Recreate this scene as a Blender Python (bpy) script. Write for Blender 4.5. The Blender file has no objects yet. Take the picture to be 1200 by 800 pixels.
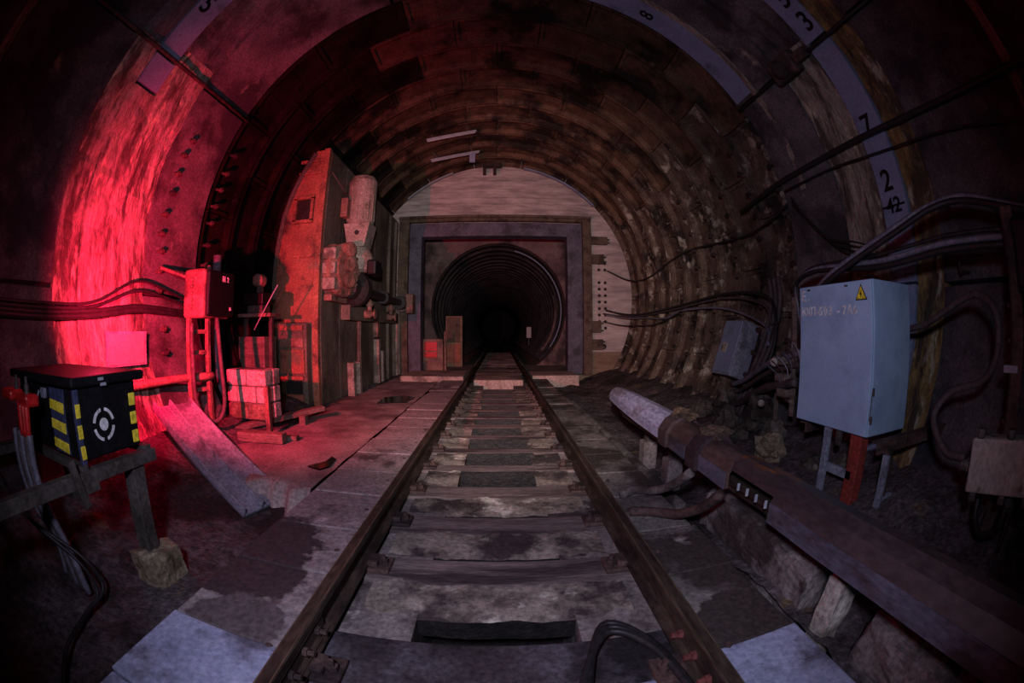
import bpy, math, random
from mathutils import Vector, Matrix, noise
random.seed(7)
scene = bpy.context.scene
COL = scene.collection
R = math.radians
# ------------------------------------------------------------------ camera (15 mm full-frame fisheye)
cd = bpy.data.cameras.new('camera'); cam = bpy.data.objects.new('camera', cd); COL.objects.link(cam)
cd.type = 'PANO'; cd.panorama_type = 'FISHEYE_EQUISOLID'
cd.sensor_fit = 'HORIZONTAL'; cd.sensor_width = 36; cd.sensor_height = 24
cd.fisheye_lens = 15.0; cd.fisheye_fov = math.pi * 1.1
cd.clip_start = .02; cd.clip_end = 200
YAW, PIT = 15/500, 11/500
fw = Vector((math.sin(YAW)*math.cos(PIT), math.cos(YAW)*math.cos(PIT), -math.sin(PIT)))
rt = fw.cross(Vector((0, 0, 1))).normalized(); up = rt.cross(fw)
cam.matrix_world = Matrix(((rt.x, up.x, -fw.x, .08), (rt.y, up.y, -fw.y, 0), (rt.z, up.z, -fw.z, 1.17), (0, 0, 0, 1)))
scene.camera = cam
# ------------------------------------------------------------------ world, lamps, exposure
w = bpy.data.worlds.new('world'); scene.world = w; w.use_nodes = True
w.node_tree.nodes['Background'].inputs[0].default_value = (.5, .5, .8, 1)
w.node_tree.nodes['Background'].inputs[1].default_value = .002
vs = scene.view_settings; vs.view_transform = 'Standard'; vs.look = 'None'; vs.gamma = 1; vs.exposure = 0
vs.use_curve_mapping = False
def spot(name, loc, aim, energy, color, size, blend, radius):
    l = bpy.data.lights.new(name, 'SPOT'); l.energy = energy; l.color = color; l.spot_size = R(size); l.spot_blend = blend
    l.shadow_soft_size = radius
    o = bpy.data.objects.new(name, l); COL.objects.link(o); o.location = loc
    o.rotation_euler = (Vector(aim) - Vector(loc)).to_track_quat('-Z', 'Y').to_euler()
    return o
spot('flashlight_wide', (-.25, -.4, 1.75), (.0, 6, 1.2), 380, (.74, .73, 1.0), 156, 1.0, .12)
spot('flashlight_beam', (.0, -.15, 1.62), (.3, 13, 2.2), 2500, (1.0, .80, .75), 70, 1.0, .06)
spot('red_torch', (-2.85, 2.1, 1.42), (-4.1, 5.0, 1.95), 1500, (1.0, .014, .07), 150, 1.0, .03)
spot('red_floor_fill', (-2.85, 2.1, 1.42), (-1.6, 6.6, -.15), 290, (1.0, .13, .18), 74, 1.0, .05)  # added fill spot, shaped to redden the platform floor
hl = bpy.data.lights.new('red_wall_fill', 'POINT'); hl.energy = 14; hl.color = (1.0, .03, .10); hl.shadow_soft_size = .05  # added fill light that lifts the red on the dim left wall
ho = bpy.data.objects.new('red_wall_fill', hl); COL.objects.link(ho); ho.location = (-2.9, 2.0, 1.45)
# ------------------------------------------------------------------ materials
def C(h):
    h = h.lstrip('#'); v = [int(h[i:i+2], 16)/255 for i in (0, 2, 4)]
    return tuple(((x+.055)/1.055)**2.4 if x > .04045 else x/12.92 for x in v) + (1,)
def mk(name, c1, c2=None, scale=4, rough=.8, bump=.35, metal=0, c3=None, s3=1.3, t3=.55, w3=.06, stretch=(1, 1, 1), c4=None, s4=2.5, t4=.62, w4=.04, bs=None, dist=.02, grain=.45, gs=34, spec=.3, spots=()):
    m = bpy.data.materials.new(name); m.use_nodes = True; nt = m.node_tree; N = nt.nodes; L = nt.links
    b = N['Principled BSDF']; b.inputs['Roughness'].default_value = rough; b.inputs['Metallic'].default_value = metal; b.inputs['Specular IOR Level'].default_value = spec
    g = N.new('ShaderNodeNewGeometry'); mp = N.new('ShaderNodeMapping'); mp.inputs['Scale'].default_value = stretch
    L.new(g.outputs['Position'], mp.inputs['Vector'])
    def nz(s, det=8, off=0):
        n = N.new('ShaderNodeTexNoise'); n.inputs['Scale'].default_value = s; n.inputs['Detail'].default_value = det
        n.inputs['Roughness'].default_value = .62
        a = N.new('ShaderNodeVectorMath'); a.operation = 'ADD'; a.inputs[1].default_value = (off, off*1.7, off*.6)
        L.new(mp.outputs[0], a.inputs[0]); L.new(a.outputs[0], n.inputs['Vector']); return n
    n1 = nz(scale); r = N.new('ShaderNodeValToRGB'); r.color_ramp.elements[0].position = .36; r.color_ramp.elements[1].position = .66
    r.color_ramp.elements[0].color = C(c1); r.color_ramp.elements[1].color = C(c2 or c1)
    L.new(n1.outputs['Fac'], r.inputs['Fac']); out = r.outputs['Color']
    for k, (c, s, t, ww) in enumerate(((c3, s3, t3, w3), (c4, s4, t4, w4))):
        if not c: continue
        n = nz(s, 9, 11.3*(k+1)); q = N.new('ShaderNodeMapRange'); q.inputs['From Min'].default_value = t-ww; q.inputs['From Max'].default_value = t+ww
        L.new(n.outputs['Fac'], q.inputs['Value'])
        x = N.new('ShaderNodeMixRGB'); L.new(q.outputs[0], x.inputs['Fac']); L.new(out, x.inputs['Color1']); x.inputs['Color2'].default_value = C(c); out = x.outputs['Color']
    for (ctr, rad, col) in spots:          # stains with an outline of their own
        d = N.new('ShaderNodeVectorMath'); d.operation = 'DISTANCE'; L.new(g.outputs['Position'], d.inputs[0]); d.inputs[1].default_value = ctr
        n = nz(3.2, 8, 5.5); ad = N.new('ShaderNodeMath'); ad.operation = 'MULTIPLY_ADD'; ad.inputs[1].default_value = -1.3*rad; L.new(n.outputs['Fac'], ad.inputs[0]); L.new(d.outputs['Value'], ad.inputs[2])
        q = N.new('ShaderNodeMapRange'); q.inputs['From Min'].default_value = rad*.40; q.inputs['From Max'].default_value = rad*.32; L.new(ad.outputs[0], q.inputs['Value'])
        x = N.new('ShaderNodeMixRGB'); L.new(q.outputs[0], x.inputs['Fac']); L.new(out, x.inputs['Color1']); x.inputs['Color2'].default_value = C(col); out = x.outputs['Color']
    if grain:
        n = nz(gs, 6, 7.7); q = N.new('ShaderNodeMapRange'); q.inputs['From Min'].default_value = .34; q.inputs['From Max'].default_value = .68
        q.inputs['To Min'].default_value = 1-grain; q.inputs['To Max'].default_value = 1+grain*.75; L.new(n.outputs['Fac'], q.inputs['Value'])
        x = N.new('ShaderNodeVectorMath'); x.operation = 'SCALE'; L.new(out, x.inputs[0]); L.new(q.outputs[0], x.inputs['Scale']); out = x.outputs[0]
    L.new(out, b.inputs['Base Color'])
    if bump:
        nb = nz(bs or scale*3.2, 10, 3.1); bp = N.new('ShaderNodeBump'); bp.inputs['Strength'].default_value = bump; bp.inputs['Distance'].default_value = dist
        L.new(nb.outputs['Fac'], bp.inputs['Height']); L.new(bp.outputs[0], b.inputs['Normal'])
    return m
M = {
 'wall':    mk('old_lining', '#4a4446', '#6b6264', 1.6, .85, .5, c3='#2f2a2c', s3=.9, t3=.52, c4='#8b8076', s4=1.9, t4=.66),
 'walldk':  mk('dark_lining', '#3a3638', '#575052', 1.9, .8, .45, c3='#27242a', s3=1.2, t3=.5, c4='#7a6a58', s4=2.1, t4=.68),
 'grout':   mk('rough_grout', '#7d6f62', '#a3968a', 3.5, .95, 1.0, c3='#51463e', s3=2.2, t3=.53, c4='#b8a98f', s4=3, t4=.6, stretch=(1, 2.2, .55), dist=.05),
 'groutdk': mk('dull_rubble', '#4a423c', '#635a52', 3.5, .95, 1.0, c3='#332c28', s3=2.2, t3=.53, c4='#837a6e', s4=3, t4=.64, dist=.05),
 'groutyl': mk('ochre_grout', '#6b5030', '#9a8052', 3.8, .95, 1.0, c3='#4b3c33', s3=2.4, t3=.52, c4='#a79a86', s4=2.6, t4=.6, stretch=(1, 2, .6), dist=.05),
 'steelbl': mk('blue_grey_paint', '#6d7690', '#7e87a2', 2.5, .6, .12, c3='#565b6e', s3=2.2, t3=.62, c4='#3f383d', s4=5, t4=.7, grain=.2),
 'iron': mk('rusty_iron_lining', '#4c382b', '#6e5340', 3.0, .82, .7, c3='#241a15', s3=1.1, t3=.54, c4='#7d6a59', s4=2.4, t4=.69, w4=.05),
 'irondarkest': mk('darkest_iron_lining', '#15100e', '#241b17', 3.0, .9, .6, c3='#0d0a09', s3=1.1, t3=.54, c4='#43372f', s4=2.4, t4=.74, w4=.05, spec=.06),
 'ironmid': mk('mid_dark_iron_lining', '#3b2b22', '#594234', 3.0, .88, .65, c3='#1a130f', s3=1.1, t3=.54, c4='#655345', s4=2.4, t4=.70, w4=.05, spec=.15),
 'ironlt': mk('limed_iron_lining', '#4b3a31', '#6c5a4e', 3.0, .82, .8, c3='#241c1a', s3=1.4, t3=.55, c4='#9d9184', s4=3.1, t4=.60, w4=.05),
 'irondk':  mk('iron_backing', '#241d1b', '#3a2e2a', 3.0, .9, .5),
 'plaster': mk('portal_plaster', '#9a8e8b', '#b8aca8', 1.4, .85, .35, c3='#776d6d', s3=.9, t3=.56, w3=.12, stretch=(1, 1, 5), c4='#85736b', s4=1.3, t4=.66, grain=.25),
 'ochre':   mk('ochre_plaster', '#6b5a4a', '#837060', 2, .9, .4, stretch=(1, 1, 4)),
 'framebr': mk('brown_frame_steel', '#453930', '#5b4c40', 4, .7, .3, c3='#33261f', s3=3, t3=.56),
 'framebl': mk('violet_frame_steel', '#423f4e', '#575464', 3, .65, .25, c3='#312e38', s3=2, t3=.57),
 'conc':    mk('trackbed_concrete', '#665c5b', '#857a78', 3.2, .88, .5, c3='#3e3434', s3=1.5, t3=.56, w3=.05, c4='#a39a94', s4=2.4, t4=.66),
 'slab':    mk('slab_concrete', '#756a6b', '#8f8384', 3.5, .85, .35, c3='#4a3f41', s3=1.15, t3=.6, w3=.03, c4='#a59b9a', s4=2.6, t4=.68, spots=(((-1.38, 2.0, -.1), .42, '#3a2e31'), ((-1.3, 1.7, -.1), .34, '#3a2e31'), ((-1.12, 1.25, -.1), .26, '#564b4d'))),
 'slabpale': mk('limed_concrete', '#8385a0', '#9a9cb6', 3, .85, .4, c3='#575260', s3=2.0, t3=.56, w3=.05, grain=.3),
 'slabrt':  mk('right_slab_concrete', '#5f5654', '#7d7370', 3.5, .85, .5, c3='#3a302e', s3=1.4, t3=.54, w3=.05, c4='#948b86', s4=2.4, t4=.66, spots=(((1.2, 1.2, -.1), .34, '#3c3230'),)),
 'plat':    mk('platform_concrete', '#7b6c6b', '#988a88', 2.2, .85, .4, c3='#5b4d4d', s3=1.1, t3=.55, w3=.1),
 'sill':    mk('sill_concrete', '#9a8880', '#b09e96', 3, .85, .4, c3='#6b5c58', s3=2, t3=.58),
 'dirt': mk('wet_dirt', '#453a3b', '#62565a', 5, .8, 1.0, c3='#2a2223', s3=1.3, t3=.54, c4='#77603f', s4=2.2, t4=.66, dist=.05, grain=.6, gs=22),
 'dark':    mk('muck_and_gap_shade', '#141112', '#221d1d', 6, .6, .8),  # trough muck; also paints the shade of gaps and recesses near-black
 'wood': mk('sleeper_wood', '#5c4f4e', '#7d6d6a', 4, .8, .6, stretch=(.35, 2.6, 1), c3='#3d3233', s3=1.7, t3=.56, c4='#988882', s4=2.6, t4=.66),
 'fill':    mk('sleeper_infill', '#6d6158', '#91857b', 4.5, .88, .7, c3='#3b3131', s3=2.0, t3=.53, w3=.05, c4='#c3bbae', s4=2.1, t4=.62, w4=.04),
 'fillwet': mk('wet_infill', '#3a3336', '#565058', 4, .45, .6, c3='#272326', s3=1.7, t3=.52, c4='#6f7078', s4=2.2, t4=.66),
 'rail':    mk('rail_steel', '#3b2f2b', '#55463d', 6, .5, .25, metal=.45, c3='#2a2220', s3=3, t3=.56, stretch=(1, .3, 1)),
 'railtop': mk('rail_running_band', '#6d5f50', '#857560', 6, .38, .15, metal=.7, stretch=(1, .2, 1)),
 'rust':    mk('dark_rust', '#3a2a28', '#55403a', 7, .75, .5, c3='#241b1b', s3=4, t3=.55),
 'boltred': mk('rust_red_bolt', '#5e2f2c', '#7a423b', 12, .7, .4),
 'cover': mk('contact_cover_paint', '#42322f', '#574340', 3, .5, .3, c3='#2f2524', s3=1.8, t3=.56, stretch=(1, .35, 1), grain=.35),
 'coverrs': mk('contact_cover_rusty', '#2f2426', '#423436', 3, .5, .3, c3='#6e3f1c', s3=2.6, t3=.63, w3=.04, stretch=(1, .4, 1), c4='#504c5c', s4=2.0, t4=.64, w4=.06, grain=.35),
 'covergr': mk('contact_cover_grey', '#7c7894', '#928ea8', 3, .5, .2, c3='#6a5f6c', s3=2.4, t3=.58, stretch=(1, .4, 1)),
 'coverfr': mk('violet_cover_front', '#474450', '#5b5866', 3, .45, .3, c3='#382b2c', s3=2.4, t3=.54, stretch=(1, .5, 1.5), c4='#7f8194', s4=3, t4=.66, grain=.35),
 'damp': mk('damp_concrete', '#2c2224', '#3d3032', 4, .55, .3, c3='#241b1d', s3=2, t3=.55),
 'mud': mk('mud_crust', '#4f3f32', '#685645', 9, .95, 1.0, c3='#33281f', s3=6, t3=.55, dist=.04),
 'cab': mk('cabinet_blue_paint', '#8ba4c0', '#97b0cb', 2, .55, .06, c3='#7a90aa', s3=2, t3=.63, w3=.12, grain=.07),
 'cabside': mk('cabinet_side_paint', '#8aa0ba', '#96acc5', 2, .55, .06, c3='#748aa4', s3=2, t3=.63, w3=.12, grain=.07),
 'redpost': mk('red_oxide_paint', '#7a2e28', '#8f3a32', 4, .65, .25, c3='#5a2620', s3=3, t3=.6),
 'grey':    mk('grey_paint', '#6e7180', '#858896', 4, .6, .2, c3='#565762', s3=3, t3=.6),
 'cable':   mk('black_cable', '#1d1a1c', '#2a2628', 8, .5, .2),
 'cablegr': mk('grey_cable', '#5a5763', '#726f7c', 6, .5, .2),
 'cablebr': mk('dusty_cable', '#3b302f', '#54484a', 7, .7, .3),
 'black': mk('black_enamel', '#0b0b0e', '#121216', 4, .5, .1, spec=.2),
 'blueblk': mk('blue_black_panel', '#2c3048', '#383d58', 5, .5, .1),
 'yellow':  mk('yellow_paint', '#c9b22a', '#dcc63c', 6, .6, .15),
 'white':   mk('white_paint', '#b9b9b9', '#cccccc', 6, .6, .1),
 'red':     mk('red_plastic', '#a01a1c', '#b82422', 6, .3, .05),
 'redmach': mk('machine_red_paint', '#6e4a44', '#8c675e', 3.5, .6, .3, c3='#4b3832', s3=2.4, t3=.55),
 'greymach': mk('machine_grey_paint', '#71645f', '#8a7c75', 3.5, .6, .3, c3='#4f453f', s3=2.6, t3=.58),
 'gate':    mk('gate_steel', '#4f4740', '#645a50', 2, .7, .3, c3='#3c3530', s3=1.2, t3=.54, stretch=(1, 1, .5)),
 'gatered': mk('gate_red_lead', '#7a443a', '#965a4a', 2.4, .7, .35, c3='#5f5a48', s3=1.8, t3=.62, c4='#3d2a25', s4=2.6, t4=.6, w4=.08),
 'iron2':   mk('bare_iron', '#3c3734', '#57504c', 5, .6, .3, metal=.3),
 'alu': mk('aluminium', '#7f828c', '#94979f', 6, .4, .1, grain=.2),
 'brickwh': mk('whitewashed_brick', '#9b948a', '#b4aca0', 7, .9, .6, c3='#6e655c', s3=4, t3=.57),
 'brickyl': mk('sandstone', '#746752', '#8a7c68', 8, .95, .9, c3='#5d5140', s3=5, t3=.56, dist=.03),
 'mortar':  mk('mortar', '#55504b', '#6b655e', 8, .95, .6),
 'plank':   mk('old_timber', '#574b45', '#76685f', 5, .85, .6, stretch=(.5, .5, 3)),
 'jbox': mk('dirty_cream_paint', '#8b827b', '#a0968d', 4, .65, .3, c3='#4f4038', s3=5.5, t3=.6, w3=.05, stretch=(1, 1, .7), grain=.3),
 'puddle':  mk('puddle', '#0c0809', '#160f10', 5, .12, .05),
 'fartun': mk('far_lining', '#2c2629', '#3e3639', 1.4, .85, .5, c3='#1f1b1f', s3=1.1, t3=.53),
 'pinkwl':  mk('passage_wall', '#5d4a4a', '#7a6666', 1.2, .9, .4, c3='#393032', s3=.9, t3=.54),
 'paper': mk('pale_plate', '#9a7474', '#ab8484', 8, .7, .05, c3='#5b3c3c', s3=26, t3=.74, w3=.02, grain=.2),
}
# ------------------------------------------------------------------ geometry helpers
AX, RT = 2.25, 4.25
def thing(name, label, cat, loc=(0, 0, 0), group=None):
    o = bpy.data.objects.new(name, None); COL.objects.link(o); o.location = loc; o.empty_display_size = .1
    o['label'] = label; o['category'] = cat
    if group: o['group'] = group
    return o
def tag(o, label, cat, group=None):
    o['label'] = label; o['category'] = cat
    if group: o['group'] = group
    return o
def base_of(o):
    while o.parent: o = o.parent
    return o.location.copy()
def basis(d, ref=(0, 0, 1)):
    d = Vector(d).normalized(); a = Vector(ref)
    if abs(d.dot(a)) > .97: a = Vector((1, 0, 0))
    s = d.cross(a).normalized(); return d, s, s.cross(d)
def smooth_path(P, k=6):
    P = [Vector(p) for p in P]
    if len(P) < 3 or k < 2: return P
    Q = [2*P[0]-P[1]] + P + [2*P[-1]-P[-2]]; out = []
    for i in range(1, len(Q)-2):
        a, b, c, d = Q[i-1:i+3]
        for j in range(k):
            t = j/k; out.append(.5*((2*b)+(c-a)*t+(2*a-5*b+4*c-d)*t*t+(3*b-a-3*c+d)*t**3))
    out.append(P[-1]); return out
class MB:
    def __init__(s): s.v = []; s.f = []
    def add(s, vs, fs):
        n = len(s.v); s.v += [Vector(v) for v in vs]; s.f += [tuple(i+n for i in f) for f in fs]; return s
    def box(s, x0, x1, y0, y1, z0, z1, xf=None):
        vs = [Vector((x, y, z)) for z in (z0, z1) for y in (y0, y1) for x in (x0, x1)]
        if xf: vs = [xf @ v for v in vs]
        return s.add(vs, [(0, 2, 3, 1), (4, 5, 7, 6), (0, 1, 5, 4), (2, 6, 7, 3), (0, 4, 6, 2), (1, 3, 7, 5)])
    def bar(s, a, b, wd, ht, ref=(0, 0, 1)):      # rectangular bar from a to b
        a = Vector(a); b = Vector(b); d, q, u = basis(b-a, ref); L = (b-a).length
        mtx = Matrix(((q.x, d.x, u.x, a.x), (q.y, d.y, u.y, a.y), (q.z, d.z, u.z, a.z), (0, 0, 0, 1)))
        return s.box(-wd/2, wd/2, 0, L, -ht/2, ht/2, mtx)
    def angle(s, a, b, wd, th, ref=(0, 0, 1), flip=1):   # L profile
        a = Vector(a); b = Vector(b); d, q, u = basis(b-a, ref)
        s.bar(a, b, wd, th, ref); o = q*(wd/2-th/2)*flip - u*(wd/2)
        return s.bar(a+o, b+o, th, wd, ref)
    def tube(s, P, r, n=7, k=6, caps=True):
        P = smooth_path(P, k); m = len(P); rs = r if isinstance(r, (list, tuple)) else None
        d0 = (P[1]-P[0]).normalized(); _, q, u = basis(d0); vs = []
        for i, p in enumerate(P):
            t = (P[min(i+1, m-1)]-P[max(i-1, 0)]).normalized()
            q = (q - t*q.dot(t)).normalized(); u = q.cross(t)
            rr = rs[0]+(rs[1]-rs[0])*i/(m-1) if rs else r
            vs += [p+(q*math.cos(2*math.pi*j/n)+u*math.sin(2*math.pi*j/n))*rr for j in range(n)]
        fs = [(i*n+j, i*n+(j+1) % n, (i+1)*n+(j+1) % n, (i+1)*n+j) for i in range(m-1) for j in range(n)]
        if caps: fs += [tuple(range(n))[::-1], tuple((m-1)*n+j for j in range(n))]
        return s.add(vs, fs)
    def lathe(s, o, d, prof, n=16):                # prof = [(distance along axis, radius)]
        o = Vector(o); d, q, u = basis(d); vs = []
        for h, r in prof: vs += [o+d*h+(q*math.cos(2*math.pi*j/n)+u*math.sin(2*math.pi*j/n))*max(r, 1e-4) for j in range(n)]
        m = len(prof)
        fs = [(i*n+j, (i+1)*n+j, (i+1)*n+(j+1) % n, i*n+(j+1) % n) for i in range(m-1) for j in range(n)]
        fs += [tuple(range(n)), tuple((m-1)*n+j for j in range(n))[::-1]]
        return s.add(vs, fs)
    def prism(s, poly, a, b, f):                   # polygon (p,q) mapped by f(p,q,t) swept t=a..b
        n = len(poly); vs = [f(p, q, a) for p, q in poly]+[f(p, q, b) for p, q in poly]
        return s.add(vs, [tuple(range(n))[::-1], tuple(range(n, 2*n))]+[(i, (i+1) % n, n+(i+1) % n, n+i) for i in range(n)])
    def build(s, name, mat, parent=None, bevel=0, smooth=False, seg=2, origin=None):
        if parent is not None: o0 = base_of(parent)
        elif origin == 'world': o0 = Vector((0, 0, 0))
        else:
            xs = [v.x for v in s.v]; ys = [v.y for v in s.v]; zs = [v.z for v in s.v]
            o0 = Vector(((min(xs)+max(xs))/2, (min(ys)+max(ys))/2, min(zs)))
        me = bpy.data.meshes.new(name); me.from_pydata([tuple(v-o0) for v in s.v], [], s.f); me.validate()
        import bmesh
        bm = bmesh.new(); bm.from_mesh(me); bmesh.ops.recalc_face_normals(bm, faces=bm.faces); bm.to_mesh(me); bm.free()
        me.materials.append(M[mat] if isinstance(mat, str) else mat)
        if smooth: me.polygons.foreach_set('use_smooth', [True]*len(me.polygons))
        ob = bpy.data.objects.new(name, me); COL.objects.link(ob)
        if parent is not None: ob.parent = parent
        else: ob.location = o0
        if bevel:
            bv = ob.modifiers.new('bevel', 'BEVEL'); bv.width = bevel; bv.segments = seg; bv.limit_method = 'ANGLE'; bv.angle_limit = R(40)
        return ob
def struct(o): o['kind'] = 'structure'; return o
def fbm(x, y, z=0, s=1, o=4): return noise.fractal(Vector((x*s, y*s, z*s)), 1.0, 2.0, o)
def cyl(a, y, r, cx=0, cz=AX): return Vector((cx+r*math.cos(a), y, cz+r*math.sin(a)))
def arc_slab(mb, a0, a1, y0, y1, r0, r1, na, cx=0, cz=AX, amp=0, ny=1, seed=0):
    """curved slab between radii r0 (inner) and r1; inner face may be rough"""
    inn, outr = [], []
    for i in range(na+1):
        a = a0+(a1-a0)*i/na
        for j in range(ny+1):
            y = y0+(y1-y0)*j/ny; rr = r0
            if amp:
                rr += amp*fbm(a*4+seed, y*3, seed, 1.4, 6)+amp*.5*fbm(a*30+seed, y*2.2, seed, 1)
            inn.append(cyl(a, y, rr, cx, cz)); outr.append(cyl(a, y, r1, cx, cz))
    n = len(inn); k = ny+1; fs = []
    for i in range(na):
        for j in range(ny):
            q = (i*k+j, i*k+j+1, (i+1)*k+j+1, (i+1)*k+j); fs.append(q); fs.append(tuple(n+t for t in q[::-1]))
    for i in range(na):
        for j in (0, ny):
            a, b = i*k+j, (i+1)*k+j; fs.append((a, b, n+b, n+a))
    for j in range(ny):
        for i in (0, na):
            a, b = i*k+j, i*k+j+1; fs.append((a, b, n+b, n+a))
    return mb.add(inn+outr, fs)
def rough_box(x0, x1, y0, y1, z0, z1, amp, n=5, seed=0):
    m = MB(); c = Vector(((x0+x1)/2, (y0+y1)/2, (z0+z1)/2)); h = Vector(((x1-x0)/2, (y1-y0)/2, (z1-z0)/2))
    for ax in range(3):
        for sg in (-1, 1):
            vs = []
            for i in range(n+1):
                for j in range(n+1):
                    p = [0, 0, 0]; p[ax] = sg; p[(ax+1) % 3] = -1+2*i/n; p[(ax+2) % 3] = -1+2*j/n
                    d = Vector(p); k = 1-.07*max(0, sum(abs(t) for t in p)-1.9)
                    q = Vector((c.x+h.x*d.x*k, c.y+h.y*d.y*k, c.z+h.z*d.z*k))
                    vs.append(q+d*amp*fbm(q.x+seed, q.y, q.z, 7, 4))
            m.add(vs, [(i*(n+1)+j, (i+1)*(n+1)+j, (i+1)*(n+1)+j+1, i*(n+1)+j+1) for i in range(n) for j in range(n)])
    return m
def text_mb(txt, size, origin, right, upv, depth=.003):
    cu = bpy.data.curves.new('t', 'FONT'); cu.body = txt; cu.size = size; cu.align_x = 'CENTER'; cu.align_y = 'CENTER'; cu.extrude = depth; cu.offset = size*.018
    ob = bpy.data.objects.new('t', cu); COL.objects.link(ob)
    dg = bpy.context.evaluated_depsgraph_get(); me = bpy.data.meshes.new_from_object(ob.evaluated_get(dg))
    rv = Vector(right).normalized(); uv = Vector(upv).normalized(); nv = rv.cross(uv); o = Vector(origin)
    mb = MB(); mb.add([o+rv*v.co.x+uv*v.co.y+nv*v.co.z for v in me.vertices], [tuple(p.vertices) for p in me.polygons])
    bpy.data.objects.remove(ob); bpy.data.curves.remove(cu); bpy.data.meshes.remove(me); return mb
def cable(name, P, r, mat, label, n=7, k=6, group=None, cat='cable'):
    return tag(MB().tube(P, r, n, k).build(name, mat, None, smooth=True), label, cat, group)
# ================================================================== STRUCTURE
# ---- near section of the tunnel: smooth ring, grout bands, painted steel straps
m = MB(); arc_slab(m, R(-60), R(240), -3, 4.7, 4.44, 4.62, 60)
wall_near = struct(m.build('wall_near', 'walldk', None, smooth=True, origin='world'))
JOINTS = [-46, -8, 32, 72, 112, 151, 188, 226]
def near_band(y0, y1, r0, mat, amp=.004, gap=.35, joints=JOINTS, ny=4):
    for i in range(len(joints)-1):
        m = MB(); arc_slab(m, R(joints[i]+gap), R(joints[i+1]-gap), y0, y1, r0, 4.44, 18, amp=amp, ny=ny, seed=i*3.1+y0)
        m.build('lining_segment', mat, wall_near, smooth=False)
near_band(3.66, 4.78, RT, 'wall')
near_band(.52, 2.12, RT+.01, 'walldk')
near_band(-1.3, .38, RT+.0, 'walldk')
near_band(-3, -1.36, RT+.0, 'walldk')
for a0, a1, mat in ((-40, 34, 'grout'), (34, 148, 'wall'), (148, 222, 'grout')):
    m = MB(); arc_slab(m, R(a0), R(a1), 2.93, 3.66, RT+.045, 4.46, 60, amp=.05, ny=12, seed=a0); m.build('grout_band', mat, wall_near)
for a0, a1, mat in ((-40, 40, 'groutyl'), (40, 150, 'wall'), (150, 222, 'grout')):
    m = MB(); arc_slab(m, R(a0), R(a1), 2.10, 2.53, RT+.045, 4.46, 60, amp=.05, ny=8, seed=a0+9); m.build('grout_band', mat, wall_near)
m = MB(); arc_slab(m, R(157), R(222), 2.5, 2.95, RT+.02, 4.46, 50, amp=.05, ny=8, seed=3.3); m.build('grout_band', 'grout', wall_near)
m = MB(); arc_slab(m, R(-40), R(222), .38, .52, RT+.03, 4.46, 90, amp=.02, ny=3, seed=5); m.build('grout_band', 'grout', wall_near)
straps = {}
for i, (a0, a1) in enumerate(((-40, -7.6), (-7.2, 31.6), (32.4, 71.8), (72.2, 111.8), (112.2, 150.6), (151.4, 156.5))):
    m = MB(); arc_slab(m, R(a0), R(a1), 2.53, 2.93, RT-.005, 4.44, 20); straps[i] = m.build('strap_plate', 'steelbl', wall_near)
for i, (a0, a1) in enumerate(((33, 71.8), (72.2, 95))):
    m = MB(); arc_slab(m, R(a0), R(a1), 4.36, 4.80, RT-.015, 4.44, 20); straps[10+i] = m.build('strap_plate', 'steelbl', wall_near)
m = MB(); arc_slab(m, R(12), R(90), 4.26, 4.36, RT-.012, 4.44, 60, amp=.02, ny=3, seed=8); m.build('grout_seam', 'grout', wall_near)
def wall_text(txt, size, x, y, z, parent):
    a = math.atan2(z-AX, x); p = cyl(a, y, RT-.012 if y < 4 else RT-.022)
    nrm = Vector((-math.cos(a), 0, -math.sin(a)))
    upv = Vector((-math.sin(a), 0, math.cos(a))) if x > 0 else Vector((math.sin(a), 0, -math.cos(a)))
    right = upv.cross(nrm)
    text_mb(txt, size, p, right, upv).build('painted_number', 'black', parent)
wall_text('3', .36, 3.46, 2.66, 4.70, straps[2]); wall_text('5', .36, 3.24, 2.68, 5.00, straps[2])
wall_text('7', .34, 4.06, 2.75, 3.47, straps[1]); wall_text('2', .34, 4.20, 2.76, 2.83, straps[1]); wall_text('42', .24, 4.23, 2.74, 2.55, straps[1])
m = MB(); a = math.atan2(.3, 4.23); p = cyl(a, 2.74, RT-.013); m.box(p.x-.004, p.x+.004, 2.56, 2.92, p.z-.008, p.z+.016); m.build('strike_line', 'black', straps[1])
wall_text('5', .34, -3.30, 2.66, 4.93, straps[4]); wall_text('8', .3, 2.21, 4.58, 5.87, straps[10])
# bolts along the near ring (left and right)
def bolt_mesh(L=.09, r=.018):
    m = MB(); m.lathe((0, 0, 0), (-1, 0, 0), [(-.03, r), (L*.45, r), (L*.45, r*1.9), (L*.8, r*1.9), (L*.8, r*.9), (L, r*.9)], 8)
    me = bpy.data.meshes.new('lining_bolt'); me.from_pydata([tuple(v) for v in m.v], [], m.f); me.materials.append(M['rust']); return me
BOLT = bolt_mesh(.12, .022)
def ring_bolt(parent, deg, y, r=RT, tilt=0):
    o = bpy.data.objects.new('lining_bolt', BOLT); COL.objects.link(o); o.parent = parent
    o.location = cyl(R(deg), y, r); o.rotation_euler = (0, -R(deg), tilt); return o
for d in (160, 163, 166.5, 170, 174, 177.5, 180.5, 184, 187.5, 191, 194, 198): ring_bolt(wall_near, d, 3.9+.03*math.sin(d*7), RT, .25)
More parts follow.
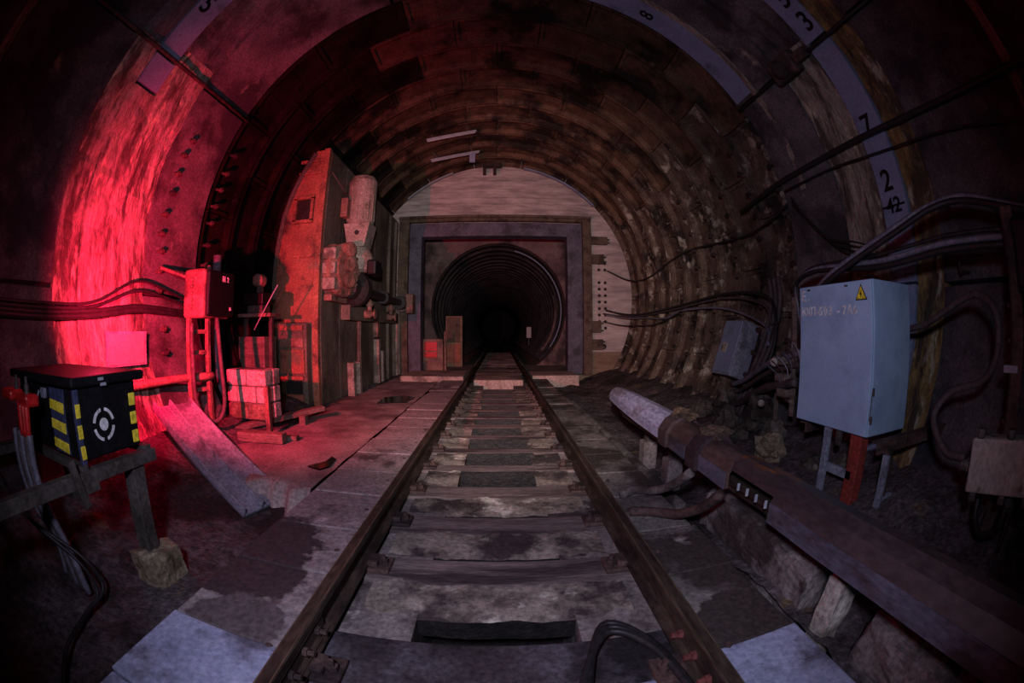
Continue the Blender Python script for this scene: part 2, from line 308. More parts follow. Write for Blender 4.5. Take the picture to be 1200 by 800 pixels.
# ---- chamber: cast iron rings made of tray segments
m = MB(); arc_slab(m, R(-60), R(240), 4.66, 13.12, 4.60, 4.75, 60)
wall_tunnel = struct(m.build('wall_tunnel', 'irondk', None, smooth=True, origin='world'))
RY0, PITCH, NR = 4.86, .82, 10
def tray(span, mat):
    h = span/2; m = MB(); g = R(.12)
    arc_slab(m, -h+g, h-g, .024, PITCH-.024, 4.43, 4.6, 8)                        # skin
    arc_slab(m, -h+g, h-g, .024, .07, 4.29, 4.54, 8)                       # flanges
    arc_slab(m, -h+g, h-g, PITCH-.07, PITCH-.024, 4.29, 4.54, 8)
    for t in (-1, -.34, .34, 1):
        c = t*(h-R(.55)); wd = R(.42) if abs(t) == 1 else R(.26)
        arc_slab(m, c-wd, c+wd, .07, PITCH-.07, 4.38 if abs(t) == 1 else 4.415, 4.53, 1)
    me = bpy.data.meshes.new('lining_segment'); me.from_pydata([(v.x, v.y, v.z-AX) for v in m.v], [], m.f)
    import bmesh
    bm = bmesh.new(); bm.from_mesh(me); bmesh.ops.recalc_face_normals(bm, faces=bm.faces); bm.to_mesh(me); bm.free()
    me.materials.append(M[mat]); return me
TR = [tray(R(20), 'iron'), tray(R(20), 'ironlt'), tray(R(20), 'irondarkest'), tray(R(20), 'ironmid')]  # lining tones, picked below by segment angle and ring, darkest on the left
for k in range(NR):
    off = 0 if k % 2 else 10
    for s in range(-3, 12):
        d = s*20+off+10
        if d > 225 or d < -45: continue
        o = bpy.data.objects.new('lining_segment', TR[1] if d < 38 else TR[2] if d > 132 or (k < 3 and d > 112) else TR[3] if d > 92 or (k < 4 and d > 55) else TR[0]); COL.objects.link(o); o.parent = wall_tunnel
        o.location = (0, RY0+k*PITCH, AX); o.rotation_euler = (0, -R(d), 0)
for d in (158, 162, 165.5, 169, 172.5, 177, 181, 185): ring_bolt(wall_tunnel, d, 5.0, 4.30, .2)
for k in range(0, 6):
    for d in range(-26, 26, 5): ring_bolt(wall_tunnel, d+(k % 2)*2, RY0+k*PITCH+.02, 4.31, .0)
# ---- portal wall with rectangular opening
OX0, OX1, OZ1 = -2.62, 2.55, 4.62
def portal_piece(poly, mat, name, y0=13.06, y1=13.5):
    m = MB(); m.prism(poly, y0, y1, lambda p, q, t: Vector((p, t, q))); return m.build(name, mat, wall_back)
def circ(x, sgn=1): return AX+sgn*math.sqrt(max(0, 4.62**2-x*x))
xs = [OX0-.4+(OX1-OX0+.8)*i/16 for i in range(17)]
m = MB(); m.prism([(xs[0], OZ1-.02)]+[(x, OZ1-.02) for x in (xs[-1],)]+[(x, circ(x)) for x in reversed(xs)], 13.10, 13.5, lambda p, q, t: Vector((p, t, q)))
wall_back = struct(m.build('wall_back', 'plaster', None, origin='world'))
zs = [-.6+(OZ1+.6)*i/16 for i in range(17)]
def sidepoly(x, sg, z0, z1):
    z = [z0+(z1-z0)*i/10 for i in range(11)]
    return [(x, z0), (x, z1)]+[(sg*math.sqrt(4.62**2-(q-AX)**2), q) for q in reversed(z)]
portal_piece(sidepoly(OX1+.3, 1, .55, circ(OX1+.3)-.05), 'plaster', 'wall_panel', 13.11)
portal_piece(sidepoly(OX1, 1, -.6, .55), 'ochre', 'wall_panel', 13.10)
portal_piece(sidepoly(OX0-.3, -1, -.6, circ(OX0-.3)-.05), 'plaster', 'wall_panel', 13.11)
for i in range(9):   # board marks of the lintel
    z = 4.95+i*.2; hw = math.sqrt(max(.1, 4.28**2-(z-AX)**2))
    m = MB(); m.box(max(-hw, -3.0), min(hw, 2.9), 13.075, 13.12, z-.092, z+.092); m.build('lintel_board', 'plaster', wall_back, bevel=.006, seg=1)
m = MB()
for j in range(11):
    for xx in (3.22, 3.42):
        if j in (2,): continue
        m.lathe((xx, 13.11, 3.35-j*.205), (0, -1, 0), [(-.02, .05), (.02, .05), (.02, .035), (.03, .03)], 8)
m.lathe((3.36, 13.11, .72), (0, -1, 0), [(-.02, .09), (.03, .09)], 10)
o = m.build('sleeve_grid', 'dark', wall_back); o['kind'] = 'stuff'
# portal frame
pf = thing('portal_surround', 'brown and violet steel frame around the square tunnel opening', 'door frame', (0, 13, -.15))
MB().box(OX0-.46, OX0-.13, 12.86, 13.095, -.15, 4.80).build('jamb', 'framebr', pf, bevel=.015)
MB().box(OX1+.12, OX1+.40, 12.86, 13.095, -.15, 4.80).build('jamb', 'framebr', pf, bevel=.015)
MB().box(OX0-.13, OX1+.12, 12.86, 13.06, 4.62, 4.80).build('header', 'framebr', pf, bevel=.015)
MB().box(OX0-.46, OX1+.40, 12.78, 12.86, 4.72, 4.80).build('header_lip', 'framebr', pf, bevel=.01)
for nm, b in (('inner_jamb', (OX0-.13, OX0+.27, -.15, 4.2)), ('inner_jamb', (OX1-.36, OX1+.12, -.15, 4.2)), ('inner_header', (OX0-.13, OX1+.12, 4.16, 4.595))):
    MB().box(b[0], b[1], 12.98, 13.49, b[2], b[3]).build(nm, 'framebl', pf, bevel=.02)
for i in range(7):
    MB().box(OX0-.1+i*.82, OX0-.06+i*.82, 12.965, 12.985, 4.2, 4.6).build('header_rib', 'framebl', pf)
for z0, z1, L in ((3.95, 4.2, .55), (3.32, 3.62, .42), (1.15, 1.52, .3), (.62, .95, .36)):
    m = MB(); m.box(OX1+.40, OX1+.40+L, 12.95, 13.11, z0, z1); m.box(OX1+.40+L, OX1+.48+L, 12.98, 13.09, z0+.05, z0+.1)
    m.box(OX1+.40+L, OX1+.48+L, 12.98, 13.09, z1-.1, z1-.05); m.build('hinge_bracket', 'framebr', pf, bevel=.012)
# ---- passage behind the portal and far tunnel
m = MB()
m.box(-3.4, -2.75, 13.5, 16.0, -.6, 4.9); m.box(2.6, 3.3, 13.5, 16.0, -.6, 4.9); m.box(-3.4, 3.3, 13.5, 16.0, 4.75, 5.2)
struct(m.build('wall_passage', 'pinkwl', None, origin='world'))
FC, FR = 2.02, 2.55
m = MB(); n = 48; vs = []
for y in (16.0, 16.35):
    for i in range(n):
        a = 2*math.pi*i/n; vs.append(Vector((.05+FR*math.cos(a), y, FC+FR*math.sin(a))))
        k = 3.6/max(abs(math.cos(a)), abs(math.sin(a))); vs.append(Vector((.05+k*math.cos(a), y, FC+k*math.sin(a))))
fs = []
for b in (0, 2*n):
    for i in range(n): j = (i+1) % n; fs.append((b+2*i, b+2*j, b+2*j+1, b+2*i+1))
for i in range(n): j = (i+1) % n; fs.append((2*i, 2*n+2*i, 2*n+2*j, 2*j))
m.add(vs, fs); struct(m.build('wall_end', 'pinkwl', None, origin='world'))
m = MB(); arc_slab(m, 0, 2*math.pi, 16.3, 70, FR+.12, FR+.3, 48, .05, FC)
wall_far = struct(m.build('wall_far', 'irondk', None, smooth=True, origin='world'))
for k in range(36):
    m = MB(); arc_slab(m, R(-50), R(230), 16.35+k, 16.47+k, FR-.02, FR+.14, 40, .05, FC); m.build('lining_rib', 'fartun', wall_far)
    m = MB(); arc_slab(m, R(-50), R(230), 16.47+k, 17.35+k, FR+.07, FR+.14, 40, .05, FC, amp=.01, ny=1, seed=k); m.build('lining_panel', 'fartun', wall_far)
m = MB(); m.box(-3, 3, 69.9, 70.2, -1, 5); struct(m.build('wall_tunnel_end', 'dark', None, origin='world'))
m = MB(); m.box(-4.7, 4.7, -3.2, -3.0, -1, 7); struct(m.build('wall_behind', 'walldk', None, origin='world'))
# ---- ground
TC = .06
def zleft(x, y):
    return -.36+.05*fbm(x, y, 0, 1.5, 6)+.03*fbm(x, y, 4, 6, 4)+max(0, (-2.2-x))*.28+(.10 if y < 1 else 0)*max(0, min(1, (-1.9-x)))
def zright(x, y):
    return -.33+(.13*max(0, min(1, (2.2-x)/.3)))*max(0, min(1, (3.2-y)/.4))+.06*fbm(x, y, 2, 1.8, 6)+.035*fbm(x, y, 7, 7, 4)+max(0, x-2.6)*.34
def ground(name, x0, x1, y0, y1, nx, ny, zf, mat, parent=None):
    m = MB(); vs = [Vector((x0+(x1-x0)*i/nx, y0+(y1-y0)*j/ny, 0)) for j in range(ny+1) for i in range(nx+1)]
    for v in vs: v.z = zf(v.x, v.y)
    m.add(vs, [(j*(nx+1)+i, j*(nx+1)+i+1, (j+1)*(nx+1)+i+1, (j+1)*(nx+1)+i) for j in range(ny) for i in range(nx)])
    return m.build(name, mat, parent, smooth=True, origin='world')
m = MB(); m.box(-4.6, 4.6, -3, 16.4, -.95, -.62); m.box(-2.4, 2.5, 16.4, 70, -.95, -.62)
floor = struct(m.build('floor', 'dark', None, origin='world'))
ground('dirt_ground', -4.35, -1.44, -3, 13.1, 60, 200, zleft, 'dirt', floor)
ground('dirt_ground', 1.47, 4.3, -3, 13.1, 60, 200, zright, 'dirt', floor)
m = MB(); m.box(-1.40, TC-.39, -3, 16.4, -.62, -.205); m.box(-1.40, TC-.39, 16.4, 70, -.62, -.205); m.build('trackbed_concrete', 'conc', floor)
m = MB(); m.box(TC+.38, 1.39, -3, 16.4, -.62, -.205); m.box(TC+.38, 1.39, 16.4, 70, -.62, -.205); m.build('trackbed_concrete', 'conc', floor)
RXL, RXR = TC-.80, TC+.80
y = -1.2; i = 0
while y < 13:
    L = .56+.12*random.random()
    if y+L > 13.0: L = 13.0-y
    z = -.10+.006*random.uniform(-1, 1)
    MB().box(-1.43-.03*random.random(), RXL-.085, y+.004, y+L-.004, -.24, z).build('slab', 'slabpale' if .1 < y+L/2 < 1.0 else 'slab', floor, bevel=.01)
    L2 = L; zr = -.11+.008*random.uniform(-1, 1)
    MB().box(RXR+.085, 1.36+.05*random.random(), y+.004, y+L-.004, -.24, zr).build('slab', 'slabpale' if .1 < y+L/2 < .95 else 'slabrt', floor, bevel=.01)
    y += L
def zplat(x, y):
    e = max(0, min(1, (y-3.25-.5*fbm(x, 0, 3, 1.2)-max(0, (-2.2-x))*.9)*6))
    return -.42+.27*e+.012*fbm(x, y, 1, 3, 5)
ground('platform_concrete', -3.3, -1.53, 2.9, 13.0, 50, 160, zplat, 'plat', floor)
for x0, x1, y0, y1, z1 in ((-2.6, RXL-.13, 11.2, 12.9, .0), (RXL+.16, RXR-.16, 10.9, 12.9, -.06), (RXR+.13, 2.3, 11.6, 12.9, -.02)):
    MB().box(x0, x1, y0, y1, -.4, z1).build('sill_block', 'sill', floor, bevel=.03)
for x0, x1 in ((-2.6, RXL-.13), (RXR+.13, 2.5)):
    MB().box(x0, x1, 13.0, 16.3, -.4, -.08).build('passage_slab', 'plat', floor, bevel=.02)
MB().box(1.4, 1.52, -3, 8, -.62, -.42).build('cable_gutter', 'dark', floor)
MB().box(1.47, 1.56, 2.9, 8.2, -.5, -.17).build('gutter_kerb', 'slabrt', floor, bevel=.03)
# ================================================================== TRACK
def rail(x, label):
    t = thing('running_rail', label, 'rail', (x, 0, -.152))
    pr = [(-.066, -.152), (.066, -.152), (.066, -.14), (.012, -.125), (.009, -.05), (.033, -.038), (.035, -.006), (.029, 0), (-.029, 0), (-.035, -.006), (-.033, -.038), (-.009, -.05), (-.012, -.125), (-.066, -.14)]
    m = MB(); m.prism(pr, -2, 69, lambda p, q, s: Vector((x+p, s, q))); m.build('rail_body', 'rail', t)
    for e in (-.031, .024): MB().box(x+e, x+e+.007, -2, 69, -.006, .0012).build('worn_edge', 'railtop', t)
    return t
rl = rail(RXL, 'rusty steel running rail beside the red-lit concrete platform'); rr = rail(RXR, 'rusty steel running rail on the side of the contact rail')
# fishplates with bolts near the joint
for t, x, sg, y0, mat in ((rl, RXL, 1, .75, 'rust'), (rr, RXR, -1, .72, 'boltred')):
    m = MB(); m.prism([(.012, -.13), (.05, -.128), (.03, -.115), (.026, -.06), (.034, -.045), (.012, -.045)], y0, y0+.66, lambda p, q, s: Vector((x+sg*p, s, q)))
    fp = m.build('fishplate', 'rail', t)
    for i in range(4):
        yy = y0+.09+i*.16
        MB().lathe((x+sg*.028, yy, -.088), (sg, 0, 0), [(-.01, .024), (.02, .024), (.02, .014), (.05, .014)], 6).build('bolt', mat, fp)
# sleepers: a timber beam with crusted concrete in front of it
def crust(xa, xb, ya, yb, k, parent):
    nx, ny = max(8, int((xb-xa)*28)), 6; m = MB(); vs = []
    for s in range(ny+1):
        for i in range(nx+1):
            px = xa+(xb-xa)*i/nx; t = s/ny; yy = ya+(yb-ya)*t+.012*fbm(px, k, 0, 5)*(1-t)
            vs.append(Vector((px, yy, -.186+.018*fbm(px, yy, k, 5, 5)-.025*(1-t)**3)))
    n0 = len(vs); fr = [v.copy() for v in vs[:nx+1]]
    fs = [(s*(nx+1)+i, s*(nx+1)+i+1, (s+1)*(nx+1)+i+1, (s+1)*(nx+1)+i) for s in range(ny) for i in range(nx)]
    m.add(vs, fs); m.build('crust', 'fill', parent, smooth=True)
    q = MB(); q.add(fr+[Vector((v.x, v.y, -.33)) for v in fr], [(i, nx+1+i, nx+2+i, i+1) for i in range(nx)]); q.build('gap_shade_face', 'dark', parent)  # near-black face painted in so the gap reads as deep shade
ORD = ['first', 'second', 'third', 'fourth', 'fifth', 'sixth', 'seventh', 'eighth', 'ninth', 'tenth', 'eleventh', 'twelfth', 'thirteenth', 'fourteenth']
for k in range(42):
    if k == 0: y0, y1 = .78, 1.46
    else: y0, y1 = 1.66+.648*(k-1), 1.60+.648*k
    if 10.6 < y1 < 13.4: continue                     # under the sill
    grp = None
    if k == 0: lb = 'dark wet timber sleeper below the wide open trough gap, under the hoses'
    elif k < 15: lb = ORD[k-1]+' crusted timber sleeper counted from the wide open trough gap'
    elif y0 < 16.3: lb = 'timber sleeper in the square passage behind the sill'; grp = 'sleepers in the passage'
    else: lb = 'timber sleeper inside the round far tunnel'; grp = 'sleepers in the far tunnel'
    tl = thing('track_sleeper', lb, 'sleeper', (TC, (y0+y1)/2, -.3), grp)
    ym = (y0+y1)/2+.01; dz = random.uniform(-.006, .006)
    xa, xb = RXL+.12, RXR-.12
    bx0, bx1 = (-1.28, 1.36) if y1 < 15.9 else (-.98, 1.08)
    yb = y0 if k == 0 else ym+(.06 if k > 3 else 0)
    MB().box(bx0, bx1, yb, y1, -.33, -.178+dz).build('beam', 'wood' if k else 'fillwet', tl, bevel=.022, seg=3)
    if 0 < k < 4: crust(xa, xb, y0, ym+.03, k, tl)
    elif k and y0 < 16:
        MB().box(TC-.40, TC+.40, yb-.012, yb+.03, -.34, -.186).build('gap_shade_face', 'dark', tl)  # shade of the open trough painted on the beam front
        crust(xa, TC-.36+.05*random.random(), y0-.05, yb+.03, k, tl); crust(TC+.36-.05*random.random(), xb, y0-.05, yb+.03, k+.5, tl)
    if y0 < 14:
        yc = (yb+y1)/2 if k else 1.15
        for x in (RXL, RXR):
            pl = MB().box(x-.19, x+.19, yc-.085, yc+.085, -.182, -.152).build('rail_chair', 'rust', tl, bevel=.008)
            for sg in (-1, 1):
                MB().box(min(x+sg*.06, x+sg*.12), max(x+sg*.06, x+sg*.12), yc-.06, yc+.06, -.155, -.118).build('clip', 'rust', pl, bevel=.008)
                MB().lathe((x+sg*.145, yc, -.155), (0, 0, 1), [(-.01, .03), (.03, .03), (.03, .018), (.06, .016)], 6).build('screw', 'rust', pl)
# hose bundle between the rails and black traction leads
for i in range(3):
    dx = i*.035
    cable('traction_hose', [(.30+dx*.3, .5, -.13), (.36+dx*.6, 1.05+dx, -.13), (.52, 1.40+dx*.9, -.10), (.68-dx*.2, 1.28+dx, -.10), (.76, 1.0+dx, -.12), (.79, .6, -.13)], .018, 'cable', 'black traction hose looping over the dark sleeper to the rail joint', group='hoses at the rail joint')
MB_ = MB(); MB_.box(.36, .70, .55, 1.12, -.21, -.17)
tag(MB_.build('limed_board', 'slabpale', None, bevel=.02), 'pale limed board under the black hoses between the rails', 'board')
# ================================================================== CONTACT RAIL (right)
ct = thing('contact_rail', 'covered contact rail with rust-red hood running beside the track', 'contact rail', (1.5, 2, -.15))
HP = [(0, 0), (0, .10), (.045, .165), (.12, .20), (.21, .185), (.26, .12), (.26, 0), (.235, 0), (.235, .11), (.2, .16), (.12, .175), (.06, .145), (.025, .09), (.025, 0)]
def hood(name, ys, zs_, mat, sc=(1, 1), x0=1.40, pts=HP):
    m = MB(); n = len(pts); vs = []; st = list(zip(ys, zs_, sc)) if len(sc) == len(ys) else [(y, z, 1) for y, z in zip(ys, zs_)]
    for y, z, s in st: vs += [Vector((x0+.13+(p-.13)*s, y, z+q*s)) for p, q in pts]
    fs = [(i*n+j, i*n+(j+1) % n, (i+1)*n+(j+1) % n, (i+1)*n+j) for i in range(len(st)-1) for j in range(n)]
    fs += [tuple(range(n))[::-1], tuple((len(st)-1)*n+j for j in range(n))]
    m.add(vs, fs); return m.build(name, mat, ct)
hood('hood', [-2, .2, 1.2, 1.62], [.22, .225, .23, .24], 'coverrs')
hood('hood', [1.625, 2.1], [.24, .25], 'coverrs', pts=[(.03, .12)]+HP[2:9]+[(.2, .16), (.12, .175), (.06, .145)])
hood('hood', [2.105, 2.55], [.25, .262], 'cover')
hood('hood', [2.72, 3.1], [.268, .28], 'cover')
hood('hood', [3.2, 3.9, 4.6, 5.05], [.285, .30, .325, .35], 'covergr', sc=(1, 1, .9, .75))
hood('joint_sleeve', [2.5, 2.66], [.245, .251], 'coverrs', sc=(1.22, 1.22))
hood('joint_sleeve', [3.06, 3.22], [.267, .273], 'coverrs', sc=(1.22, 1.22))
for ya, yb, za, zb in ((-2, .2, .22, .225), (.2, 1.2, .225, .23), (1.2, 1.615, .23, .24), (2.11, 2.49, .25, .262), (2.73, 3.04, .268, .279)):
    m = MB(); m.add([Vector((x, y, z+q)) for y, z in ((ya, za), (yb, zb)) for x, q in ((1.393, -.004), (1.393, .102), (1.399, .102), (1.399, -.004))], [(0, 1, 2, 3), (7, 6, 5, 4), (0, 4, 5, 1), (1, 5, 6, 2), (2, 6, 7, 3), (3, 7, 4, 0)]); m.build('front_plate', 'coverfr', ct)  # hood fronts get a paler, more violet tone than the tops
m = MB(); m.box(1.50, 1.56, -2, 4.7, .20, .27); m.box(1.47, 1.59, -2, 4.7, .25, .275); m.build('conductor', 'rail', ct)
for i in range(4): MB().box(1.43, 1.445, 1.70+i*.1, 1.708+i*.1, .27, .315).build('insulator_tooth', 'alu', ct)
def lump(name, c, rx, ry, rz, mat, seed=0, parent=None, amp=.35, nu=14, nv=9, floor_z=None):
    m = MB(); vs = []; 
    for j in range(nv+1):
        th = math.pi*j/nv
        for i in range(nu):
            ph = 2*math.pi*i/nu; d = Vector((math.sin(th)*math.cos(ph), math.sin(th)*math.sin(ph), math.cos(th)))
            k = 1+amp*noise.fractal(d*1.6+Vector((seed, seed*2, 0)), 1, 2, 4)
            p = Vector((c[0]+rx*d.x*k, c[1]+ry*d.y*k, c[2]+rz*d.z*k))
            if floor_z is not None: p.z = max(p.z, floor_z)
            vs.append(p)
    fs = [(j*nu+i, j*nu+(i+1) % nu, (j+1)*nu+(i+1) % nu, (j+1)*nu+i) for j in range(nv) for i in range(nu)]
    m.add(vs, fs); return m.build(name, mat, parent, smooth=False)
lump('mud_crust', (1.58, 2.62, .475), .10, .15, .05, 'mud', 1, ct, .6, 18, 10); lump('mud_crust', (1.58, 3.16, .50), .10, .14, .05, 'mud', 2, ct, .6, 18, 10)
rough_box(1.53, 1.80, 1.30, 2.62, -.45, .06, .025, 16, 4).build('plinth', 'slabrt', ct)
rough_box(1.53, 1.80, -.6, .85, -.45, .02, .025, 16, 9).build('plinth', 'slabrt', ct)
rough_box(1.50, 1.62, 1.02, 1.14, -.40, .14, .02, 5, 3).build('plinth_stub', 'brickwh', ct)
for yb in (3.6, 4.3):
    m = MB(); m.box(1.62, 1.78, yb-.09, yb+.09, -.4, .0); m.build('support_block', 'conc', ct, bevel=.02)
    m = MB(); m.box(1.66, 1.70, yb-.04, yb+.04, -.02, .3); m.box(1.54, 1.70, yb-.04, yb+.04, .27, .31); m.build('bracket', 'iron2', ct)
for pts, lb in (([(1.02, 3.0, -.085), (1.16, 3.08, -.08), (1.28, 2.95, -.05), (1.34, 2.72, .08), (1.38, 2.55, .22)], 'bent steel pipe on the slab rising to the first sleeve of the contact rail'),
                ([(.99, 2.68, -.085), (1.14, 2.62, -.08), (1.27, 2.47, -.05), (1.34, 2.25, .08), (1.38, 2.1, .22)], 'bent steel pipe on the slab ending under the broken stretch of hood')):
    cable('bent_pipe', pts, .036, 'slabrt' if 'first' in lb else 'rust', lb, 9, 6, None, 'pipe')
# ================================================================== RIGHT SIDE EQUIPMENT
kx0, kx1, ky0, ky1, kz0, kz1 = 2.86, 3.50, 2.19, 3.17, .375, 1.60
kc = thing('electric_cabinet', 'pale blue steel electrical cabinet with yellow warning triangle', 'cabinet', ((kx0+kx1)/2, (ky0+ky1)/2, -.3))
MB().box(kx0+.02, kx1, ky0, ky1, kz0, kz1).build('body', 'cabside', kc, bevel=.012)
door = MB().box(kx0-.006, kx0+.018, ky0+.004, ky1-.004, kz0+.006, kz1-.006).build('door', 'cab', kc, bevel=.008)
for z in (kz0+.14, kz0+.36): MB().tube([(kx0+.03, ky0-.012, z-.03), (kx0+.03, ky0-.012, z+.03)], .012, 8, 1).build('hinge', 'iron2', kc)
MB().tube([(kx0+.012, ky0-.008, kz0+.14), (kx0+.012, ky0-.014, kz0+.36)], .005, 6, 1).build('lock_rod', 'iron2', kc)
for yy in (2.5, 3.02): MB().box(kx0-.012, kx0-.004, yy-.02, yy+.02, kz1-.045, kz1-.03).build('latch', 'rust', door)
def stencil(txt, size, x, y, z, sg, parent, name, mat='white', adv=.66):
    for ch in txt:
        if ch != ' ': text_mb(ch, size, (x, y, z), (0, sg, 0), (0, 0, 1)).build(name, mat, parent)
        y += sg*size*adv*(.55 if ch in ' -.' else 1)
stencil('ККП-503 - 7А6', .105, kx0-.008, 3.10, 1.365, -1, door, 'stencil_letter'); stencil('Е.', .12, kx0-.008, 3.10, 1.505, -1, door, 'stencil_letter')
def tri(y, z, s, x, mat, name, par):
    m = MB(); m.prism([(y-s*.5, z-s*.36), (y+s*.5, z-s*.36), (y, z+s*.52)], x, x-.002, lambda p, q, t: Vector((t, p, q))); return m.build(name, mat, par)
ws = tri(2.315, 1.49, .145, kx0-.007, 'black', 'warning_sign', door); tri(2.315, 1.488, .115, kx0-.010, 'yellow', 'sign_face', door)
m = MB(); bl = [(.012, .04), (-.018, -.004), (0, -.004), (-.010, -.04), (.02, .01), (.004, .01)]
m.prism([(2.315-p*.8, 1.484+q*.8) for p, q in bl], kx0-.0125, kx0-.0145, lambda p, q, t: Vector((t, p, q))); m.build('lightning_bolt', 'black', door)
for yy, xx in ((2.72, 2.88),): MB().box(xx, xx+.05, yy-.035, yy+.035, -.30, kz0).build('leg', 'grey', kc, bevel=.004)
MB().box(2.90, 2.94, 2.33, 2.72, -.02, .06).build('leg_brace', 'grey', kc, bevel=.004)
MB().box(2.90, 3.02, 2.27, 2.41, -.30, kz0).build('post', 'redpost', kc, bevel=.01)
MB().box(3.02, 3.09, 2.0, 2.06, -.30, kz0-.06).build('leg', 'rust', kc, bevel=.004); MB().box(2.99, 3.02, 1.98, 2.05, -.28, kz0-.12).build('leg_flange', 'grey', kc)
MB().bar((3.06, 2.02, -.12), (3.46, 1.9, -.05), .05, .04).build('leg_brace', 'grey', kc)
m = MB(); m.angle((2.92, 2.12, kz0-.03), (4.02, 1.86, kz0+.06), .09, .012); m.build('support_angle', 'rust', kc)
m = MB(); m.angle((2.9, 3.1, kz0-.03), (4.0, 3.2, kz0-.03), .09, .012); m.build('support_angle', 'rust', kc)
MB().box(2.87, 2.91, 2.52, 2.58, kz0-.13, kz0).build('earth_lug', 'iron2', kc, bevel=.004)
# rack of clamps left of the cabinet
rk = thing('cable_rack', 'dusty steel cable rack with clamped joints left of the blue cabinet', 'cable rack', (3.35, 4.0, -.1))
for xx, yy, z0, z1 in ((3.16, 3.62, .30, 1.55), (3.42, 4.25, .0, .95)):
    m = MB(); m.angle((xx, yy, z0), (xx, yy, z1), .07, .01, (0, 1, 0)); m.build('upright', 'plank', rk)
for z in (.46, .62, .80, .96): MB().bar((3.12, 3.58, z), (3.50, 4.35, z-.02), .06, .035).build('rung', 'plank', rk)
MB().bar((3.14, 3.6, .98), (3.14, 3.6, 1.5), .09, .02).build('clip_strip', 'rust', rk)
for i, (z, yy) in enumerate(((.70, 3.75), (.88, 3.80), (.54, 3.7))): MB().box(3.05, 3.20, yy-.10, yy+.10, z-.045, z+.045).build('joint_clamp', 'plank', rk, bevel=.015)
for i, (z, sx, r_) in enumerate(((.62, 0, .05), (.80, .03, .032), (.92, .06, .036))):
    cable('jointed_cable', [(3.06+sx, 3.45, z+.06), (3.10+sx, 3.75, z), (3.20+sx, 4.2, z-.09), (3.34+sx, 4.7, z-.24), (3.50, 5.2, z-.42), (3.5, 5.5, z-.5)], r_, ('cablebr', 'cablebr', 'cablegr')[i], ('thick sagging cable joint at the foot of the cable rack', 'slim dusty cable over the thick joint on the rack', 'pale dusty cable on the highest rung of the cable rack')[i])
lump('pale_clamp', (3.05, 3.86, .86), .045, .06, .05, 'brickwh', 5, rk, .1)
lump('pale_clamp', (3.10, 4.15, .36), .045, .05, .045, 'brickwh', 6, rk, .1)
for i in range(6):
    z = .98-.05*i; y = 3.52+.07*i; cable('loose_wire', [(3.12, y+.1, z), (3.05-.02*i, y, z+.10), (3.03, y-.14, z-.02), (3.10, y-.08, z-.18)], .006, ('alu', 'cablebr', 'cablegr')[i % 3], 'thin loose wire curling out of the cable rack', 5, 6, 'loose wires of the cable rack')
# small slanted box on the ring wall
a0 = math.atan2(.9-AX, 3.9)
sb = thing('slanted_switch_box', 'small grey switch box leaning on the ribbed lining', 'switch box', (3.9, 6.1, .4))
bm_ = Matrix(((math.cos(a0), 0, -math.sin(a0), 0), (0, 1, 0, 0), (math.sin(a0), 0, math.cos(a0), AX), (0, 0, 0, 1)))
MB().box(3.98, 4.32, 5.80, 6.40, -.46, .46, bm_).build('body', 'grey', sb, bevel=.012)
MB().box(3.955, 3.98, 5.82, 6.38, -.43, .43, bm_).build('lid', 'steelbl', sb, bevel=.01)
MB().box(3.945, 3.957, 6.10, 6.28, -.10, .06, bm_).build('label_plate', 'jbox', sb)
# junction box and its posts by the frame edge
jb = thing('junction_box', 'dirty cream junction box with clamp bolts on a rusty post', 'junction box', (2.95, .75, -.25))
jm = Matrix.Translation((2.90, .80, .45)) @ Matrix.Rotation(R(14), 4, 'Z') @ Matrix.Rotation(R(-4), 4, 'X')
MB().box(-.06, .16, -.30, .26, -.155, .155, jm).build('body', 'jbox', jb, bevel=.04, seg=3)
MB().box(-.095, -.06, -.31, .27, -.165, .165, jm).build('lid', 'jbox', jb, bevel=.02)
for yy, zz in ((.2, .19), (-.05, .19), (-.26, .19), (.2, -.19), (-.05, -.19), (-.26, -.19)):
    m = MB(); m.box(-.10, -.02, yy-.03, yy+.03, zz-.03, zz+.03, jm); m.build('clamp_lug', 'iron2', jb, bevel=.012)
m = MB(); m.lathe(jm @ Vector((.04, .26, -.03)), jm.to_3x3() @ Vector((0, 1, 0)), [(0, .05), (.05, .05), (.05, .038), (.1, .035)], 10); m.build('gland', 'iron2', jb)
m = MB(); m.lathe(jm @ Vector((.04, -.12, -.155)), jm.to_3x3() @ Vector((0, 0, -1)), [(0, .04), (.09, .04), (.09, .03), (.14, .03)], 10); m.build('gland', 'iron2', jb)
for a, b, nm in (((3.12, .82, .28), (3.32, 1.12, -.22), 'brace'), ((3.10, .66, -.30), (3.10, .66, .30), 'post')):
    MB().bar(a, b, .07, .02, (0, 1, .1)).build(nm, 'rust', jb)
ps = thing('perforated_post', 'tall rusty perforated steel post behind the junction box', 'post', (3.25, .92, -.3))
m = MB(); m.angle((3.26, .93, -.32), (3.26, .93, 2.0), .11, .012, (0, 1, 0)); m.build('upright', 'rust', ps)
for z in (.62, 1.15, 1.38): MB().bar((3.34, .98, z), (3.86, 1.0, z+.02), .06, .03).build('arm', 'rust', ps)
MB().box(3.19, 3.33, .86, 1.0, .95, 1.0).build('clamp', 'alu', ps, bevel=.008)
bb = thing('black_wall_box', 'black steel box hung on the rusty post above the junction box', 'box', (3.3, .72, 1.4))
MB().box(3.16, 3.42, .30, .85, 1.44, 1.92).build('body', 'black', bb, bevel=.03, seg=3); MB().box(3.135, 3.16, .33, .82, 1.47, 1.89).build('lid', 'black', bb, bevel=.02)
